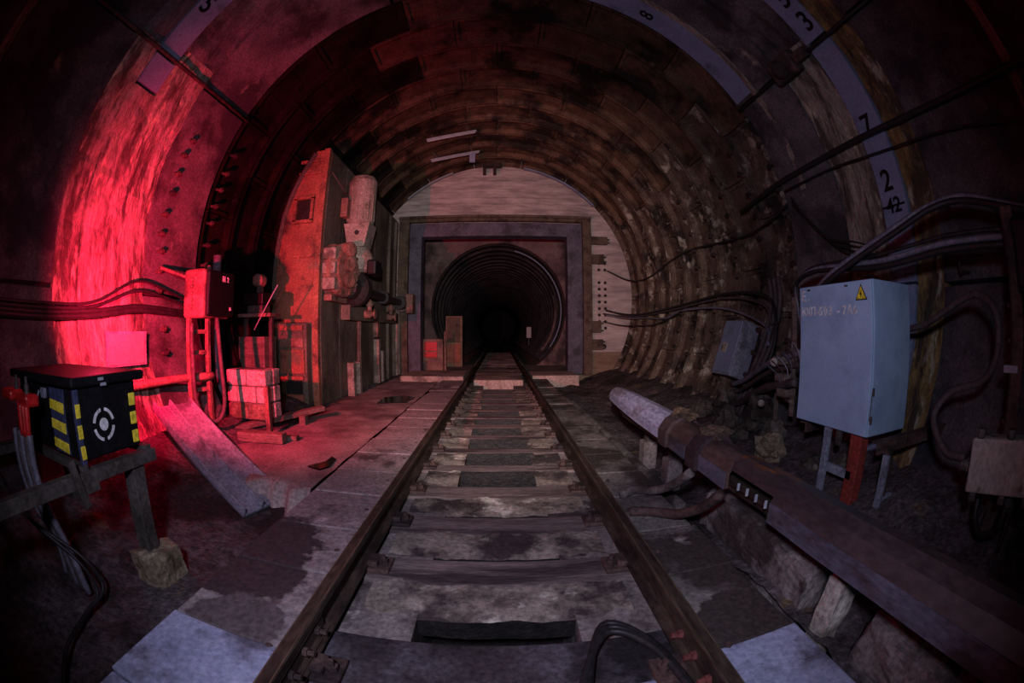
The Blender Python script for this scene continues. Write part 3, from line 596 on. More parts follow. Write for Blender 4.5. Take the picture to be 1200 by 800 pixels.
# cables, right wall
cable('junction_cable', [(2.92, 1.16, .42), (2.98, 1.40, .42), (3.1, 1.62, .60), (3.2, 1.52, .78), (3.25, 1.22, .88), (3.24, 1.08, 1.08), (3.28, 1.12, 1.35), (3.36, 1.35, 1.47), (3.45, 1.65, 1.40), (3.52, 2.0, 1.27), (3.6, 2.3, 1.22)], .030, 'cablebr', 'thick dusty cable snaking from the junction box gland to the blue cabinet')
cable('drip_loop', [(2.94, .68, .20), (2.93, .70, .05), (2.98, .86, -.04), (3.05, .98, .05), (3.12, 1.02, .25)], .028, 'cable', 'black cable loop hanging under the junction box')
cable('thick_cable', [(4.05, -.8, 3.35), (4.03, .18, 3.34), (4.03, 1.53, 3.33), (4.03, 2.98, 3.36), (4.03, 4.1, 3.34), (4.02, 4.9, 3.30), (4.1, 6, 3.2)], .040, 'cable', 'thick black cable crossing the numbered strap high on the wall')
cable('thin_cable', [(4.06, 0, 2.75), (4.06, 1.4, 3.02), (4.06, 2.7, 3.12), (4.05, 3.6, 3.18), (4.0, 4.6, 3.15)], .014, 'cable', 'thin black cable below the thick one across the numbered strap')
cable('joint_conduit', [(3.57, .9, 4.43), (3.57, 2.6, 4.44), (3.57, 4.79, 4.45)], .028, 'cable', 'dark straight conduit along the lining joint beside the wall lamp', 7, 1)
cable('joint_conduit', [(-3.66, .6, 4.28), (-3.66, 2.6, 4.29), (-3.66, 4.82, 4.30)], .028, 'rust', 'dark straight conduit along the lining joint above the red-lit wall', 7, 1)
lp = thing('bulkhead_lamp', 'dark unlit bulkhead lamp clamped on the conduit', 'lamp', (3.55, 3.45, 4.3))
lm = Matrix.Translation((3.50, 3.42, 4.42)) @ Matrix.Rotation(R(-33), 4, 'Y')
MB().box(-.10, .12, -.26, .24, -.16, .16, lm).build('housing', 'rust', lp, bevel=.05, seg=3)
m = MB(); m.lathe(lm @ Vector((-.08, 0, 0)), lm.to_3x3() @ Vector((-1, 0, 0)), [(0, .13), (.05, .13), (.11, .09), (.14, .03)], 14); m.build('glass_dome', 'irondk', lp, smooth=True)
MB().box(-.05, .10, -.48, -.26, -.07, .07, lm).build('cable_entry', 'rust', lp, bevel=.02)
for i, P in enumerate(([(3.62, .3, 1.95), (3.5, .76, 2.02), (3.5, 1.40, 2.19), (3.42, 1.76, 2.17), (3.32, 2.15, 2.03), (3.22, 2.68, 1.83), (3.15, 3.05, 1.66), (3.3, 3.5, 1.5)],
                       [(3.66, .3, 1.99), (3.55, .8, 2.06), (3.55, 1.42, 2.24), (3.47, 1.80, 2.21), (3.37, 2.2, 2.08), (3.28, 2.72, 1.89), (3.25, 3.1, 1.74), (3.4, 3.55, 1.6)])):
    cable('grey_cable', P, .030, 'cablegr' if i else 'cable', ('black cable dipping to the top of the blue cabinet', 'light grey cable arching down over the blue cabinet')[i])
for i in range(3):
    d = .055*i
    cable('cabinet_feeder', [(3.5, .85, 1.80+d), (3.45, 1.3, 1.82+d), (3.42, 1.75, 1.82+d), (3.35, 2.42, 1.76+d), (3.33, 3.0, 1.80+d*.6), (3.34, 3.46, 1.82+d*.4), (3.42, 3.85, 1.75), (3.45, 3.95-d, 1.5), (3.4, 3.8-d, 1.2), (3.36, 3.65-d, .9)], .03-.005*i, ('cable', 'cablegr', 'cable')[i], ('lowest and thickest black feeder cable behind the top of the blue cabinet', 'pale grey feeder cable behind the top of the blue cabinet', 'slim black feeder cable above the pale one behind the blue cabinet')[i])
for i in range(3):
    cable('sagging_wire', [(4.08, 4.55, 3.05-.05*i), (4.1, 4.25-.1*i, 2.65-.08*i), (4.1, 3.9-.1*i, 2.36-.08*i), (3.98, 3.3, 2.2-.06*i), (3.7, 2.8, 2.05), (3.4, 2.46, 2.02)], .012, 'cable', 'thin black wire sagging from the ring edge to the cabinet cables', 6, 6, 'sagging wires at the ring edge')
for i, (z, y) in enumerate(((2.35, 1.9), (1.95, 1.8), (1.72, 1.75))):
    m = MB(); m.tube([(4.2, y, z+.02), (4.02, y, z+.02), (3.94, y, z), (3.92, y-.0, z+.10)], .014, 6, 3)
    tag(m.build('cable_hook', 'rust', None), ('empty rusty cable hook on the dark lining, topmost', 'empty rusty cable hook on the dark lining, middle', 'empty rusty cable hook on the dark lining, lowest')[i], 'hook')
# cables inside the chamber, right wall
for i, (P, r, mt, lb) in enumerate((
  ([(3.45, 12.95, 3.1), (4.0, 12.4, 2.75), (4.18, 11.1, 2.69), (4.16, 8.7, 2.95), (4.16, 6.2, 2.80), (4.14, 5.2, 2.88), (4.1, 4.7, 3.0)], .02, 'cable', 'single black cable sagging from sleeve holes along the ribbed wall'),
  ([(3.4, 12.95, 1.85), (3.9, 12.6, 1.72), (4.16, 11.5, 1.70), (4.16, 9.0, 1.78), (4.16, 6.9, 1.88), (4.1, 5.5, 1.75), (3.95, 5.0, 1.4), (3.8, 4.9, .9), (3.6, 5.0, .5)], .03, 'cable', 'thick black cable, upper of the bundle on the ribbed wall'),
  ([(3.4, 12.95, 1.70), (3.9, 12.6, 1.60), (4.14, 11.5, 1.58), (4.12, 9.8, 1.52), (4.12, 8.8, 1.66), (4.12, 6.9, 1.62), (4.02, 5.4, 1.3), (3.8, 5.0, 1.0)], .024, 'cablegr', 'light grey cable bellying below the black bundle on the ribbed wall'),
  ([(3.3, 12.95, 1.75), (3.9, 12.6, 1.66), (4.13, 11.5, 1.64), (4.13, 9.4, 1.70), (4.12, 6.9, 1.80), (4.05, 5.5, 1.62), (3.95, 5.1, 1.3)], .022, 'cablebr', 'dusty brown cable in the middle of the bundle on the ribbed wall'),
  ([(3.3, 12.95, 1.5), (3.8, 12.6, 1.38), (4.05, 11.5, 1.36), (4.1, 10.4, 1.38), (4.1, 9.2, 1.55), (4.12, 8.6, 1.72)], .018, 'cable', 'short black cable climbing into the bundle near the portal'))):
    cable('chamber_cable', P, r, mt, lb)
for i in range(3):
    cable('riser_cable', [(4.1, 5.1+.12*i, 2.0), (4.08, 5.05+.12*i, 1.6), (3.95, 5.1+.12*i, 1.05), (3.7, 5.25+.1*i, .4), (3.5, 5.3+.1*i, -.05)], .035, 'cablebr', ('dusty riser cable bending down the lining, first from the ring edge', 'dusty riser cable bending down the lining, second from the ring edge', 'dusty riser cable bending down the lining, third from the ring edge')[i])
# rubble at the right wall foot
for i, (x, y, z, s, mt) in enumerate(((3.0, 3.75, -.08, .17, 'brickyl'), (3.22, 4.0, -.04, .18, 'groutdk'), (3.1, 4.6, -.15, .15, 'groutdk'), (3.3, 5.2, -.08, .18, 'groutdk'), (3.2, 3.2, -.16, .13, 'groutdk'), (3.3, 2.75, -.14, .14, 'groutdk'), (2.75, 4.1, -.26, .1, 'groutdk'), (3.3, 6.1, -.08, .17, 'groutdk'), (2.5, 3.4, -.28, .08, 'groutdk'), (3.38, 4.55, .16, .22, 'groutdk'), (3.45, 5.6, .15, .2, 'groutdk'))):
    tag(lump('rubble', (x, y, z), s, s*1.1, s*1.1, mt, i*3.3, None, .5), ('ochre stone chunk below the cable rack', 'pale crusted chunk leaning under the cable rack', 'broken concrete lump beyond the cable rack', 'crusted lump at the foot of the riser cables', 'grey lump behind the grey cabinet leg', 'grey lump behind the red post', 'small lump on the dirt near the ochre stone', 'crusted lump under the slanted switch box', 'small flat lump between hood and cabinet', 'tall crusted lump against the wall under the jointed cables', 'tall crusted lump between the riser cables and the switch box')[i], 'rubble')
# ================================================================== LEFT SIDE
bx = thing('black_equipment_case', 'black case with yellow hazard stripes and white ring emblem on bench', 'case', (-2.6, 1.5, .5))
MB().box(-3.15, -2.10, 1.235, 1.76, .515, .91).build('body', 'black', bx, bevel=.015)
MB().box(-3.3, -2.06, 1.19, 1.82, .91, .965).build('lid', 'black', bx, bevel=.012)
MB().box(-2.48, -2.26, 1.225, 1.237, .53, .89).build('stripe_backing', 'blueblk', bx)
MB().box(-2.125, -2.092, 1.222, 1.262, .50, .90).build('corner_strip', 'blueblk', bx, bevel=.006)
for z in (.57, .68, .79):
    m = MB(); m.prism([(-2.485, z-.028+.01), (-2.265, z-.034), (-2.255, z+.026), (-2.475, z+.038)], 1.226, 1.218, lambda p, q, t: Vector((p, t, q))); m.build('hazard_stripe', 'yellow', bx, bevel=.004)
    m = MB(); m.box(-2.100, -2.086, 1.225, 1.262, z-.038, z+.034); m.build('hazard_stripe', 'yellow', bx, bevel=.003)
    m = MB(); m.box(-2.102, -2.090, 1.69, 1.745, z-.03, z+.045); m.build('hazard_stripe', 'yellow', bx, bevel=.01)
m = MB(); cy, cz = 1.45, .69
for q in range(4):
    a0, a1 = R(q*90+12), R(q*90+78); n = 8
    vs = []
    for i in range(n+1):
        a = a0+(a1-a0)*i/n
        for r_ in (.075, .093):
            for x in (-2.101, -2.094): vs.append(Vector((x, cy-r_*.98*math.cos(a), cz+r_*math.sin(a))))
    fs = []
    for i in range(n):
        b = 4*i; fs += [(b+1, b+5, b+7, b+3), (b, b+2, b+6, b+4), (b, b+4, b+5, b+1), (b+2, b+3, b+7, b+6)]
    fs += [(0, 1, 3, 2), (4*n, 4*n+2, 4*n+3, 4*n+1)]; m.add(vs, fs)
m.lathe((-2.10, cy, cz), (1, 0, 0), [(0, .036), (.006, .036)], 18); m.build('ring_emblem', 'white', bx)
for yy, zz in ((1.43, .945), (1.45, .915)): MB().box(-2.066, -2.056, yy-.02, yy+.025, zz-.01, zz+.006).build('lid_latch', 'alu', bx)
MB().box(-2.62, -2.55, 1.21, 1.236, .82, .88).build('side_latch', 'grey', bx, bevel=.005); MB().tube([(-2.66, 1.22, .86), (-2.68, 1.2, .80), (-2.67, 1.21, .74)], .008, 6, 4).build('latch_hook', 'grey', bx)
# bench
bn = thing('steel_bench', 'angle-iron bench carrying the black striped case', 'bench', (-2.5, 1.2, -.3))
m = MB(); m.angle((-2.10, .25, .47), (-2.10, 1.86, .47), .07, .012); m.build('front_rail', 'iron2', bn, bevel=.003)
m = MB(); m.angle((-3.3, .25, .47), (-3.3, 1.86, .47), .07, .012); m.build('rear_rail', 'iron2', bn)
for yy in (.4, 1.22, 1.80): MB().bar((-3.3, yy, .485), (-2.08, yy, .485), .06, .04).build('cross_bar', 'iron2', bn)
m = MB(); m.angle((-2.10, 1.70, .46), (-2.06, 1.62, -.14), .11, .014, (1, 0, 0)); m.build('leg', 'iron2', bn, bevel=.004)
MB().bar((-2.05, 1.10, .56), (-2.05, 1.16, .30), .05, .016, (1, 0, 0)).build('clip_bar', 'iron2', bn)
MB().box(-2.16, -2.06, 1.18, 1.30, .36, .44).build('gusset', 'iron2', bn)
for p in ((-3.28, 1.7), (-3.28, .4)): MB().box(p[0]-.04, p[0]+.04, p[1]-.04, p[1]+.04, -.3, .45).build('leg', 'iron2', bn)
tag(rough_box(-2.22, -1.95, 1.48, 1.78, -.42, -.13, .03, 7, 2).build('footing_block', 'brickyl', None), 'chipped ochre concrete footing block under the bench leg', 'block')
# red terminals with cable tails
tm = thing('red_terminal_block', 'red cable terminal block with glossy fingers beside the black case', 'terminal', (-2.55, 1.02, .6))
MB().box(-2.62, -2.40, .98, 1.10, .80, .87).build('head', 'red', tm, bevel=.02)
for i in range(3): MB().tube([(-2.44-.065*i, 1.0, .82), (-2.43-.065*i, .99, .74), (-2.42-.065*i, .98, .64)], [.026, .02], 8, 3).build('finger', 'red', tm, smooth=True)
MB().box(-2.9, -2.66, .95, 1.08, .82, .88).build('head', 'red', tm, bevel=.02)
for i in range(2): MB().lathe((-2.72+.22*i, 1.04, .87), (0, 0, 1), [(0, .022), (.05, .022), (.05, .012), (.09, .012)], 8).build('stud', 'iron2', tm)
for i in range(5):
    x = -2.42-.075*i
    cable('tail_cable', [(x, .985, .66), (x-.01, .98, .45), (x+.03, 1.0, .22), (x+.05+.03*i, 1.05, -.02), (x+.10, 1.05, -.30)], .026, 'cablebr' if i % 2 else 'cablegr', 'grey cable tail hanging from the red terminal block behind the bench', 7, 6, 'cable tails of the red terminal')
for i in range(2):
    cable('ground_cable', [(-3.0, .85, .35), (-2.55, .85, .20), (-2.25, 1.02+.05*i, -.02), (-2.16, 1.05+.06*i, -.22), (-2.12, .85, -.27), (-2.0, .55, -.28), (-1.8, .3, -.30)], .014, 'cable', 'thin black cable dropping to the dirt in front of the bench', 6, 6, 'black cables on the dirt')
# channel ramp
rp = thing('channel_ramp', 'grey double steel channel sloping from the wall to the dirt', 'steel channel', (-2.6, 3.1, -.3))
A, B = Vector((-3.45, 3.42, .42)), Vector((-1.98, 3.02, -.33)); d = (B-A).normalized(); sd = Vector((.25, 1, 0)).normalized(); sd = (sd-d*sd.dot(d)).normalized(); nn = sd.cross(d)
if nn.z < 0: nn = -nn
def lp_(p, a, b): return A+d*p+sd*a+nn*b
def cbox(m, p0, p1, a0, a1, b0, b1): 
    vs = [lp_(p, a, b) for b in (b0, b1) for a in (a0, a1) for p in (p0, p1)]
    return m.add(vs, [(0, 2, 3, 1), (4, 5, 7, 6), (0, 1, 5, 4), (2, 6, 7, 3), (0, 4, 6, 2), (1, 3, 7, 5)])
LL = (B-A).length
cbox(MB(), -.0, LL, -.27, .27, -.02, 0).build('web', 'grey', rp)
for a in (-.27, -.04, .25): cbox(MB(), 0, LL, a, a+.025, -.02, .075).build('flange', 'grey', rp, bevel=.004)
# light box / black intercom on posts
ib = thing('black_telephone_box', 'black box with red-lit edge on two posts by the ring', 'box', (-3.6, 4.4, -.2))
MB().box(-3.80, -3.42, 4.05, 4.68, 1.36, 1.96).build('case', 'redmach', ib, bevel=.05, seg=3)
MB().box(-3.42, -3.35, 4.08, 4.66, 1.38, 1.94).build('front_cover', 'black', ib, bevel=.04, seg=3)
stencil('И 2', .09, -3.345, 4.40, 1.84, 1, ib, 'painted_mark')
MB().box(-3.35, -3.34, 4.55, 4.58, 1.46, 1.50).build('key_plate', 'white', ib)
for i in range(5): MB().lathe((-3.62, 4.05, 1.50+.08*i), (0, -1, 0), [(0, .028), (.03, .028), (.04, .018)], 8).build('side_knob', 'redmach', ib)
MB().lathe((-3.55, 4.3, 1.96), (0, 0, 1), [(0, .03), (.05, .03), (.06, .02)], 8).build('top_gland', 'redmach', ib)
for yy, xx in ((4.0, -3.62), (4.28, -3.52)): MB().box(xx-.03, xx+.03, yy-.03, yy+.03, .1, 1.36).build('post', 'redmach', ib, bevel=.006)
for z in (.95, .62, .5, 1.2): MB().bar((-3.62, 4.0, z), (-3.52, 4.28, z), .03, .05).build('rung', 'redmach', ib)
cable('hose_loop', [(-3.55, 3.98, 1.3), (-3.52, 3.96, .8), (-3.50, 3.96, .4), (-3.42, 4.05, .16), (-3.32, 4.2, .14), (-3.28, 4.3, .35), (-3.32, 4.32, .8), (-3.4, 4.34, 1.36)], .03, 'cablebr', 'dusty hose loop hanging from the black box on posts', cat='hose')
# plate and pipe on the red wall
pl = thing('pale_plate', 'pale blank plate catching the red light above the black case', 'plate', (-4.0, 3.2, .86))
MB().box(-3.95, -3.935, 2.84, 3.45, .86, 1.19).build('face', 'paper', pl); MB().box(-3.98, -3.95, 2.82, 3.50, .84, 1.21).build('backing', 'grey', pl); MB().bar((-4.05, 3.1, 1.0), (-3.98, 3.1, 1.0), .08, .06).build('wall_stud', 'rust', pl)
cable('stout_pipe', [(-3.86, 2.5, .62), (-3.84, 3.2, .63), (-3.7, 3.85, .65), (-3.45, 4.3, .66)], .05, 'redmach', 'stout pipe running level from the wall to the black box posts', 10, 4, None, 'pipe')
for i in range(4):
    d = .05*i
    cable('bundle_cable', [(-4.07, -.6, 1.43+d*.5), (-4.07, .8, 1.40+d*.7), (-4.07, 1.9, 1.36+d*.8), (-4.07, 2.7, 1.38+d*.9), (-4.07, 3.4, 1.45+d*(2.2 if i > 1 else .9)), (-4.07, 4.0, 1.44+d*(1.8 if i > 1 else .8)), (-4.07, 4.9, 1.40+d*.5)], (.035, .028, .02, .016)[i], 'cable', ('thickest black cable, lowest along the red-lit wall', 'second black cable resting on the thickest along the red-lit wall', 'slim black cable humping over the others on the red-lit wall', 'thinnest black cable, topmost of the red-lit wall bundle')[i])
cable('stay_bar', [(-4.15, 3.9, 2.0), (-3.9, 4.15, 1.9), (-3.75, 4.25, 1.86)], .025, 'redmach', 'short red stay bar from the ring to the black box', 8, 1, None, 'bar')
# white brick pier
wp = thing('brick_pier', 'whitewashed brick pier beside the gate foot', 'brick pier', (-3.3, 5.05, -.02))
MB().box(-3.64, -2.99, 4.89, 5.24, .02, .69).build('mortar_core', 'mortar', wp)
for j in range(3):
    ed = [-3.67, -3.30, -2.96] if j % 2 == 0 else [-3.67, -3.48, -3.14, -2.96]
    z0 = .015+j*.228
    for i in range(len(ed)-1): MB().box(ed[i]+.008, ed[i+1]-.008, 4.86+.012*random.random(), 5.06, z0+.008, z0+.22).build('brick', 'brickyl' if j == 0 else 'brickwh', wp, bevel=.018)
    MB().box(-3.16, -2.955, 5.075, 5.26, z0+.008, z0+.22).build('brick', 'brickwh', wp, bevel=.018)
# timber trestle and boards
ts = thing('timber_trestle', 'low timber trestle with red-lit post beside brick pier', 'trestle', (-3.0, 5.0, -.15))
MB().bar((-3.40, 4.60, -.06), (-2.62, 6.0, .03), .14, .07).build('beam', 'plank', ts, bevel=.008)
MB().box(-2.93, -2.86, 4.74, 4.81, -.15, .50).build('post', 'redmach', ts, bevel=.006)
MB().bar((-3.15, 4.40, -.08), (-2.50, 4.48, -.08), .16, .12).build('foot_board', 'plank', ts, bevel=.008)
MB().bar((-3.05, 4.60, -.13), (-2.42, 4.70, -.13), .14, .08).build('foot_board', 'plank', ts, bevel=.008)
MB().box(-2.80, -2.70, 5.5, 5.6, -.15, -.01).build('prop', 'plank', ts)
# instrument shelf with white rod
iv = thing('relay_cabinet', 'dusty relay cabinet with dark instruments between black box and gate', 'cabinet', (-3.75, 5.9, .5))
MB().box(-4.05, -3.52, 5.75, 6.15, .62, 1.12).build('body', 'plank', iv, bevel=.01); MB().box(-3.98, -3.76, 5.735, 5.75, .66, 1.08).build('door', 'plank', iv, bevel=.005); MB().box(-3.74, -3.56, 5.735, 5.75, .66, 1.08).build('door', 'plank', iv, bevel=.005)
MB().box(-4.0, -3.32, 5.62, 5.95, 1.42, 1.47).build('shelf', 'redmach', iv); MB().box(-3.85, -3.45, 5.58, 5.9, 1.60, 1.78).build('instrument', 'black', iv, bevel=.02)
MB().box(-3.8, -3.5, 5.65, 5.9, 1.47, 1.60).build('instrument_base', 'iron2', iv, bevel=.01)
MB().lathe((-3.62, 5.7, 1.98), (0, -1, 0), [(-.1, .1), (.04, .1), (.06, .07), (.07, .02)], 14).build('gauge', 'redmach', iv)
MB().box(-3.66, -3.58, 5.72, 5.80, 1.78, 1.95).build('gauge_stem', 'iron2', iv)
MB().box(-3.49, -3.43, 5.85, 5.91, -.12, 1.42).build('upright', 'iron2', iv); MB().box(-4.0, -3.94, 5.85, 5.91, 1.12, 1.42).build('upright', 'iron2', iv)
cable('white_rod', [(-3.10, 5.45, 1.86), (-3.52, 5.45, 1.22)], .010, 'alu', 'thin white rod leaning across the relay cabinet', 6, 1, None, 'rod')
cable('grey_column', [(-4.02, 5.05, 2.3), (-4.0, 5.05, .9), (-3.9, 5.1, -.2)], .07, 'cablegr', 'grey upright pipe behind the black box on posts', 10, 3, None, 'pipe')
# ---- gate leaf
gt = thing('flood_gate', 'huge steel flood gate leaf parked along the chamber wall', 'gate', (-3.6, 10, -.15))
MB().prism([(-3.10, -.15), (-3.10, 4.62), (-3.4, 4.62), (-3.72, 4.1), (-3.98, 3.4), (-4.1, 2.4), (-4.1, 1.2), (-3.95, -.15)], 7.02, 12.78, lambda p, q, t: Vector((p, t, q))).build('leaf_core', 'gate', gt)
GF = [(-3.10, 1.36), (-3.10, 4.62), (-3.4, 4.62), (-3.72, 4.1), (-3.98, 3.4), (-4.1, 2.4), (-4.1, 1.36)]
MB().prism(GF, 6.97, 7.02, lambda p, q, t: Vector((p, t, q))).build('end_plate', 'gatered', gt, bevel=.01)
MB().box(-3.20, -3.08, 6.90, 7.02, -.15, 4.62).build('edge_channel', 'gatered', gt, bevel=.012)
m = MB(); m.tube([(-3.97, 6.93, -.1), (-4.05, 6.93, 1.3), (-4.05, 6.93, 2.4), (-3.93, 6.93, 3.35), (-3.68, 6.93, 4.05), (-3.4, 6.93, 4.55)], .05, 4, 2); m.build('edge_channel', 'gate', gt)
wf = MB(); wf.box(-3.72, -3.30, 6.90, 6.98, 3.62, 3.68); wf.box(-3.72, -3.30, 6.90, 6.98, 3.16, 3.22); wf.box(-3.72, -3.66, 6.90, 6.98, 3.2, 3.64); wf.box(-3.36, -3.30, 6.90, 6.98, 3.2, 3.64)
wfo = wf.build('hatch_frame', 'gatered', gt); MB().box(-3.68, -3.34, 6.955, 6.972, 3.2, 3.64).build('hatch_panel', 'dark', wfo)
for z in (2.55, 4.15, 4.4): MB().box(-3.7, -3.22, 6.93, 6.975, z-.03, z+.03).build('stiffener', 'gatered', gt, bevel=.006)
# lower lockers of the gate end
lk = MB().box(-3.86, -3.26, 6.80, 7.0, -.1, 1.34).build('locker', 'gate', gt, bevel=.01)
MB().box(-3.80, -3.32, 6.74, 6.81, 1.22, 1.30).build('ledge', 'gatered', lk); MB().box(-3.80, -3.32, 6.76, 6.81, .92, 1.08).build('pocket', 'redmach', lk, bevel=.01)
MB().box(-3.80, -3.30, 6.76, 6.81, .46, .88).build('locker_door', 'gatered', lk, bevel=.01); MB().box(-3.80, -3.32, 6.74, 6.81, .36, .42).build('ledge', 'gatered', lk)
MB().box(-3.70, -3.36, 6.785, 6.803, .10, .34).build('opening', 'dark', lk); MB().box(-3.72, -3.34, 6.76, 6.81, -.1, .09).build('kick_panel', 'gatered', lk)
for i, yy in enumerate((7.02, 7.95, 9.1, 10.3, 11.6)):
    MB().box(-3.10, -3.075, yy+.01, (7.95, 9.1, 10.3, 11.6, 12.76)[i]-.01, -.12, 1.95).build('side_plate', 'gate', gt, bevel=.006)
    MB().box(-3.10, -3.075, yy+.01, (7.95, 9.1, 10.3, 11.6, 12.76)[i]-.01, 1.97, 4.58).build('side_plate', 'gate', gt, bevel=.006)
for yy in (9.1, 11.6, 12.3): MB().box(-3.075, -2.99, yy-.05, yy+.05, -.12, 4.5).build('rib', 'gate', gt, bevel=.008)
for yy, z0, z1, wd in ((8.45, -.15, .55, .16), (8.85, -.15, .55, .14), (10.4, -.1, 1.0, .18), (10.75, -.1, .7, .14), (12.6, -.1, 1.9, .12), (12.35, -.1, 1.7, .1)):
    MB().box(-3.07, -2.92, yy-wd/2, yy+wd/2, z0, z1).build('locking_lug', 'greymach', gt, bevel=.012)
MB().box(-3.07, -2.95, 10.3, 10.5, 1.05, 1.5).build('locking_plate', 'redmach', gt, bevel=.01)
MB().box(-3.07, -2.86, 8.0, 12.2, 1.42, 1.72).build('drive_beam', 'gate', gt, bevel=.015)
MB().tube([(-2.98, 9.0, 1.4), (-2.98, 9.0, .2)], .02, 6, 1).build('pull_rod', 'iron2', gt)
# valve handwheels on the beam
for yy, lb in ((9.0, 'red valve on the gate beam under the gearbox'), (10.9, 'small red valve on the gate beam nearer the portal')):
    v = thing('gate_valve', lb, 'valve', (-2.8, yy, 1.5))
    m = MB(); m.lathe((-2.86, yy, 1.57), (1, 0, 0), [(0, .09), (.12, .09), (.16, .05), (.22, .05)], 12); m.build('body', 'redmach', v)
    m = MB(); m.lathe((-2.76, yy, 1.6), (0, 0, 1), [(0, .05), (.12, .05), (.18, .09), (.24, .06), (.30, .02)], 12); m.build('stem', 'redmach', v)
    m = MB(); m.lathe((-2.64, yy, 1.57), (1, 0, 0), [(0, .11), (.03, .11)], 14); m.build('flange', 'redmach', v)
# gate drive: motor, gearbox, shaft
gm = thing('gate_drive', 'vertical flanged motor with red gearbox driving the gate shaft', 'motor', (-2.9, 8.2, 1.9))
mx, my = -2.75, 8.12
MB().lathe((mx, my, 3.32), (0, 0, 1), [(0, .22), (.06, .28), (.62, .28), (.66, .30), (.95, .30), (1.05, .25), (1.1, .08)], 22).build('motor', 'greymach', gm)
for i in range(9):
    a = R(200+i*24); MB().bar((mx+.28*math.cos(a), my+.28*math.sin(a), 3.42), (mx+.28*math.cos(a), my+.28*math.sin(a), 3.94), .035, .02).build('cooling_fin', 'greymach', gm)
MB().box(-3.07, -2.92, 7.72, 7.95, 3.45, 3.85).build('terminal_box', 'redmach', gm, bevel=.02)
MB().prism([(-.28, 3.34), (.28, 3.34), (.18, 2.86), (-.18, 2.86)], my-.25, my+.25, lambda p, q, t: Vector((mx+p, t, q))).build('motor_stool', 'greymach', gm, bevel=.012)
MB().lathe((mx+.02, my-.25, 3.14), (0, -1, 0), [(-.02, .05), (.015, .05)], 10).build('sight_hole', 'dark', gm)
MB().lathe((mx, my, 2.36), (0, 0, 1), [(0, .17), (.05, .26), (.3, .31), (.44, .24), (.5, .2)], 18).build('reducer', 'greymach', gm)
MB().box(-2.52, -2.32, 7.95, 8.4, 2.30, 2.60).build('brake', 'black', gm, bevel=.04)
GC = Vector((-3.07, 7.5, 2.32))
MB().lathe(GC, (1, -.25, 0), [(0, .52), (.08, .52), (.08, .44), (.22, .42), (.22, .50), (.30, .50), (.36, .34), (.40, .34)], 22).build('gearbox', 'redmach', gm)
dd, qq, uu = basis(Vector((1, -.25, 0)))
for i in range(10):
    a = 2*math.pi*i/10; MB().lathe(GC+dd*.30+(qq*math.cos(a)+uu*math.sin(a))*.43, dd, [(0, .04), (.05, .04)], 6).build('flange_bolt', 'redmach', gm)
for zz in (2.12, 2.42, 2.70): MB().lathe(Vector((-2.72, 7.40, zz)), (1, -.4, 0), [(-.1, .14), (.10, .14), (.12, .10), (.13, .03)], 16).build('inspection_cap', 'redmach', gm)
for zz in (2.58, 2.32, 2.04): MB().box(-3.06, -2.80, 6.98, 7.10, zz-.11, zz+.11).build('gearbox_lug', 'greymach', gm, bevel=.03)
MB().box(-3.06, -2.9, 7.1, 7.95, 1.74, 1.86).build('bracket', 'redmach', gm, bevel=.02)
MB().lathe((-2.84, 7.75, 2.04), (.0, 1, 0), [(0, .20), (.2, .24), (.3, .36), (.52, .36), (.22, .22), (.5, .2), (.52, .12), (2.6, .1), (2.6, .16), (2.9, .16), (2.9, .09), (4.4, .09), (4.4, .2), (4.75, .2)], 16).build('drive_shaft', 'cable', gm, smooth=False)
MB().lathe((-2.84, 12.5, 2.04), (0, 1, 0), [(0, .26), (.1, .26)], 16).build('end_flange', 'iron2', gm)
MB().box(-2.68, -2.46, 12.3, 12.76, 1.72, 2.3).build('pillow_block', 'redmach', gm, bevel=.03)
cable('gate_stay', [(-3.08, 7.1, 4.2), (-2.95, 8.4, 3.75)], .012, 'cablebr', 'thin stay wire from the gate top to the motor', 6, 1, None, 'wire')
# ---- ceiling fittings
for P, lb in ((((-1.78, 9.83, 6.02), (-.54, 10.06, 6.36)), 'unlit strip lamp under the tunnel crown, farther from the portal'), (((-1.86, 11.1, 5.98), (-.51, 11.4, 6.36)), 'unlit strip lamp under the crown with a hanging bracket, nearer the portal')):
    a, b = Vector(P[0]), Vector(P[1]); t = thing('strip_lamp', lb, 'lamp', (a+b)/2)
    MB().bar(a, b, .10, .05).build('housing', 'alu', t, bevel=.008); MB().tube([a+Vector((.03, -.03, -.045)), b+Vector((-.03, -.03, -.045))], .03, 8, 1).build('tube', 'alu', t)
    for f in (.15, .85):
        p = a+(b-a)*f; MB().bar(p, p+Vector((p.x*.10, 0, .22)), .03, .03).build('hanger', 'iron2', t)
    if 'bracket' in lb: MB().box(-.78, -.62, 11.3, 11.36, 5.98, 6.30).build('hanging_plate', 'steelbl', t)
for a0, a1, yy, lb in ((R(132), R(109.5), 12.75, 'bright steel trim strip along the arch above the gate'), (R(78.5), R(44), 12.75, 'blue-grey steel trim strip along the arch on the contact rail side')):
    m = MB(); arc_slab(m, min(a0, a1), max(a0, a1), yy-.05, yy+.05, 4.17, 4.21, 12)
    tag(m.build('trim_strip', 'alu' if a0 > 2 else 'steelbl', None), lb, 'trim strip')
hk = thing('ceiling_bracket', 'dark iron bracket hanging from the crown at the portal', 'bracket', (-.1, 12.8, 6.1))
MB().box(-.45, .15, 12.6, 12.8, 6.38, 6.50).build('plate', 'irondk', hk)
for x in (-.4, -.08): MB().box(x-.05, x+.05, 12.65, 12.75, 6.12, 6.40).build('prong', 'irondk', hk)
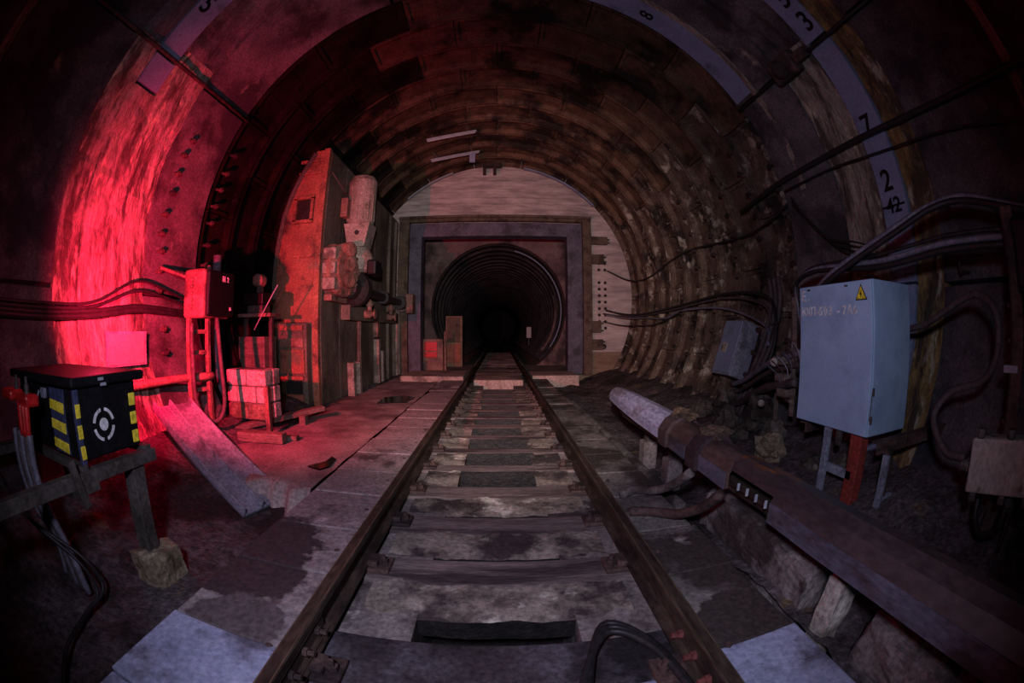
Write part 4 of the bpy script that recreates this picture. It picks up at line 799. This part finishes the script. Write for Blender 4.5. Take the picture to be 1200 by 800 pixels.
# ---- things in and behind the portal
rb = thing('red_signal_cabinet', 'small red-lit cabinet just inside the square opening', 'cabinet', (-2.1, 14, -.08))
MB().box(-2.45, -1.75, 13.8, 14.3, -.08, .95).build('body', 'redmach', rb, bevel=.02); MB().box(-2.38, -1.95, 13.77, 13.8, .35, .85).build('door', 'red', rb, bevel=.01); MB().box(-2.36, -1.97, 13.75, 13.775, .53, .57).build('door_band', 'redmach', rb)
MB().box(-1.72, -1.66, 13.85, 13.91, -.08, 1.2).build('post', 'redmach', rb)
fc = thing('tunnel_locker', 'brown locker standing at the end of the passage before the round tunnel', 'locker', (-1.55, 15.5, -.08))
MB().box(-1.85, -1.25, 15.3, 15.75, -.08, 1.75).build('body', 'ochre', fc, bevel=.02); MB().box(-1.80, -1.32, 15.27, 15.3, .05, .75).build('door', 'gatered', fc, bevel=.01); MB().box(-1.80, -1.32, 15.27, 15.3, .8, 1.7).build('door', 'framebr', fc, bevel=.01)
wm = thing('white_marker', 'small white marker board on the far tunnel wall', 'sign', (1.6, 24, 1.0))
MB().box(1.62, 1.88, 24, 24.04, .85, 1.45).build('board', 'white', wm); MB().box(1.72, 1.78, 24.04, 24.1, .4, 1.5).build('stake', 'iron2', wm)
m = MB(); arc_slab(m, R(-35), R(75), 17.0, 17.06, FR-.06, FR-.02, 30, .05, FC); tag(m.build('cable_hoop', 'steelbl', None), 'thin blue-grey hoop round the mouth of the far tunnel', 'hoop')
m = MB(); arc_slab(m, R(-42), R(18), 18.3, 18.5, FR-.14, FR-.04, 24, .05, FC); tag(m.build('pipe_hoop', 'pinkwl', None), 'pale curved pipe on the far tunnel wall beyond the hoop', 'pipe')
# ---- puddles on the platform
def puddle(P, z, lb):
    n = len(P); m = MB(); m.add([Vector((x, y, z)) for x, y in P]+[Vector((x, y, z-.02)) for x, y in P], [tuple(range(n)), tuple(range(n, 2*n))[::-1]]+[(i, (i+1) % n, n+(i+1) % n, n+i) for i in range(n)])
    tag(m.build('puddle', 'puddle', None), lb, 'puddle')
puddle([(-1.82, 3.72), (-1.66, 3.66), (-1.60, 3.78), (-1.62, 4.02), (-1.70, 4.10), (-1.70, 3.92)], -.132, 'small dark puddle on the platform beside the track')
puddle([(-2.2, 7.6), (-1.68, 7.75), (-1.62, 8.4), (-1.9, 8.6), (-2.25, 8.3)], -.132, 'wide dark puddle on the platform below the gate')
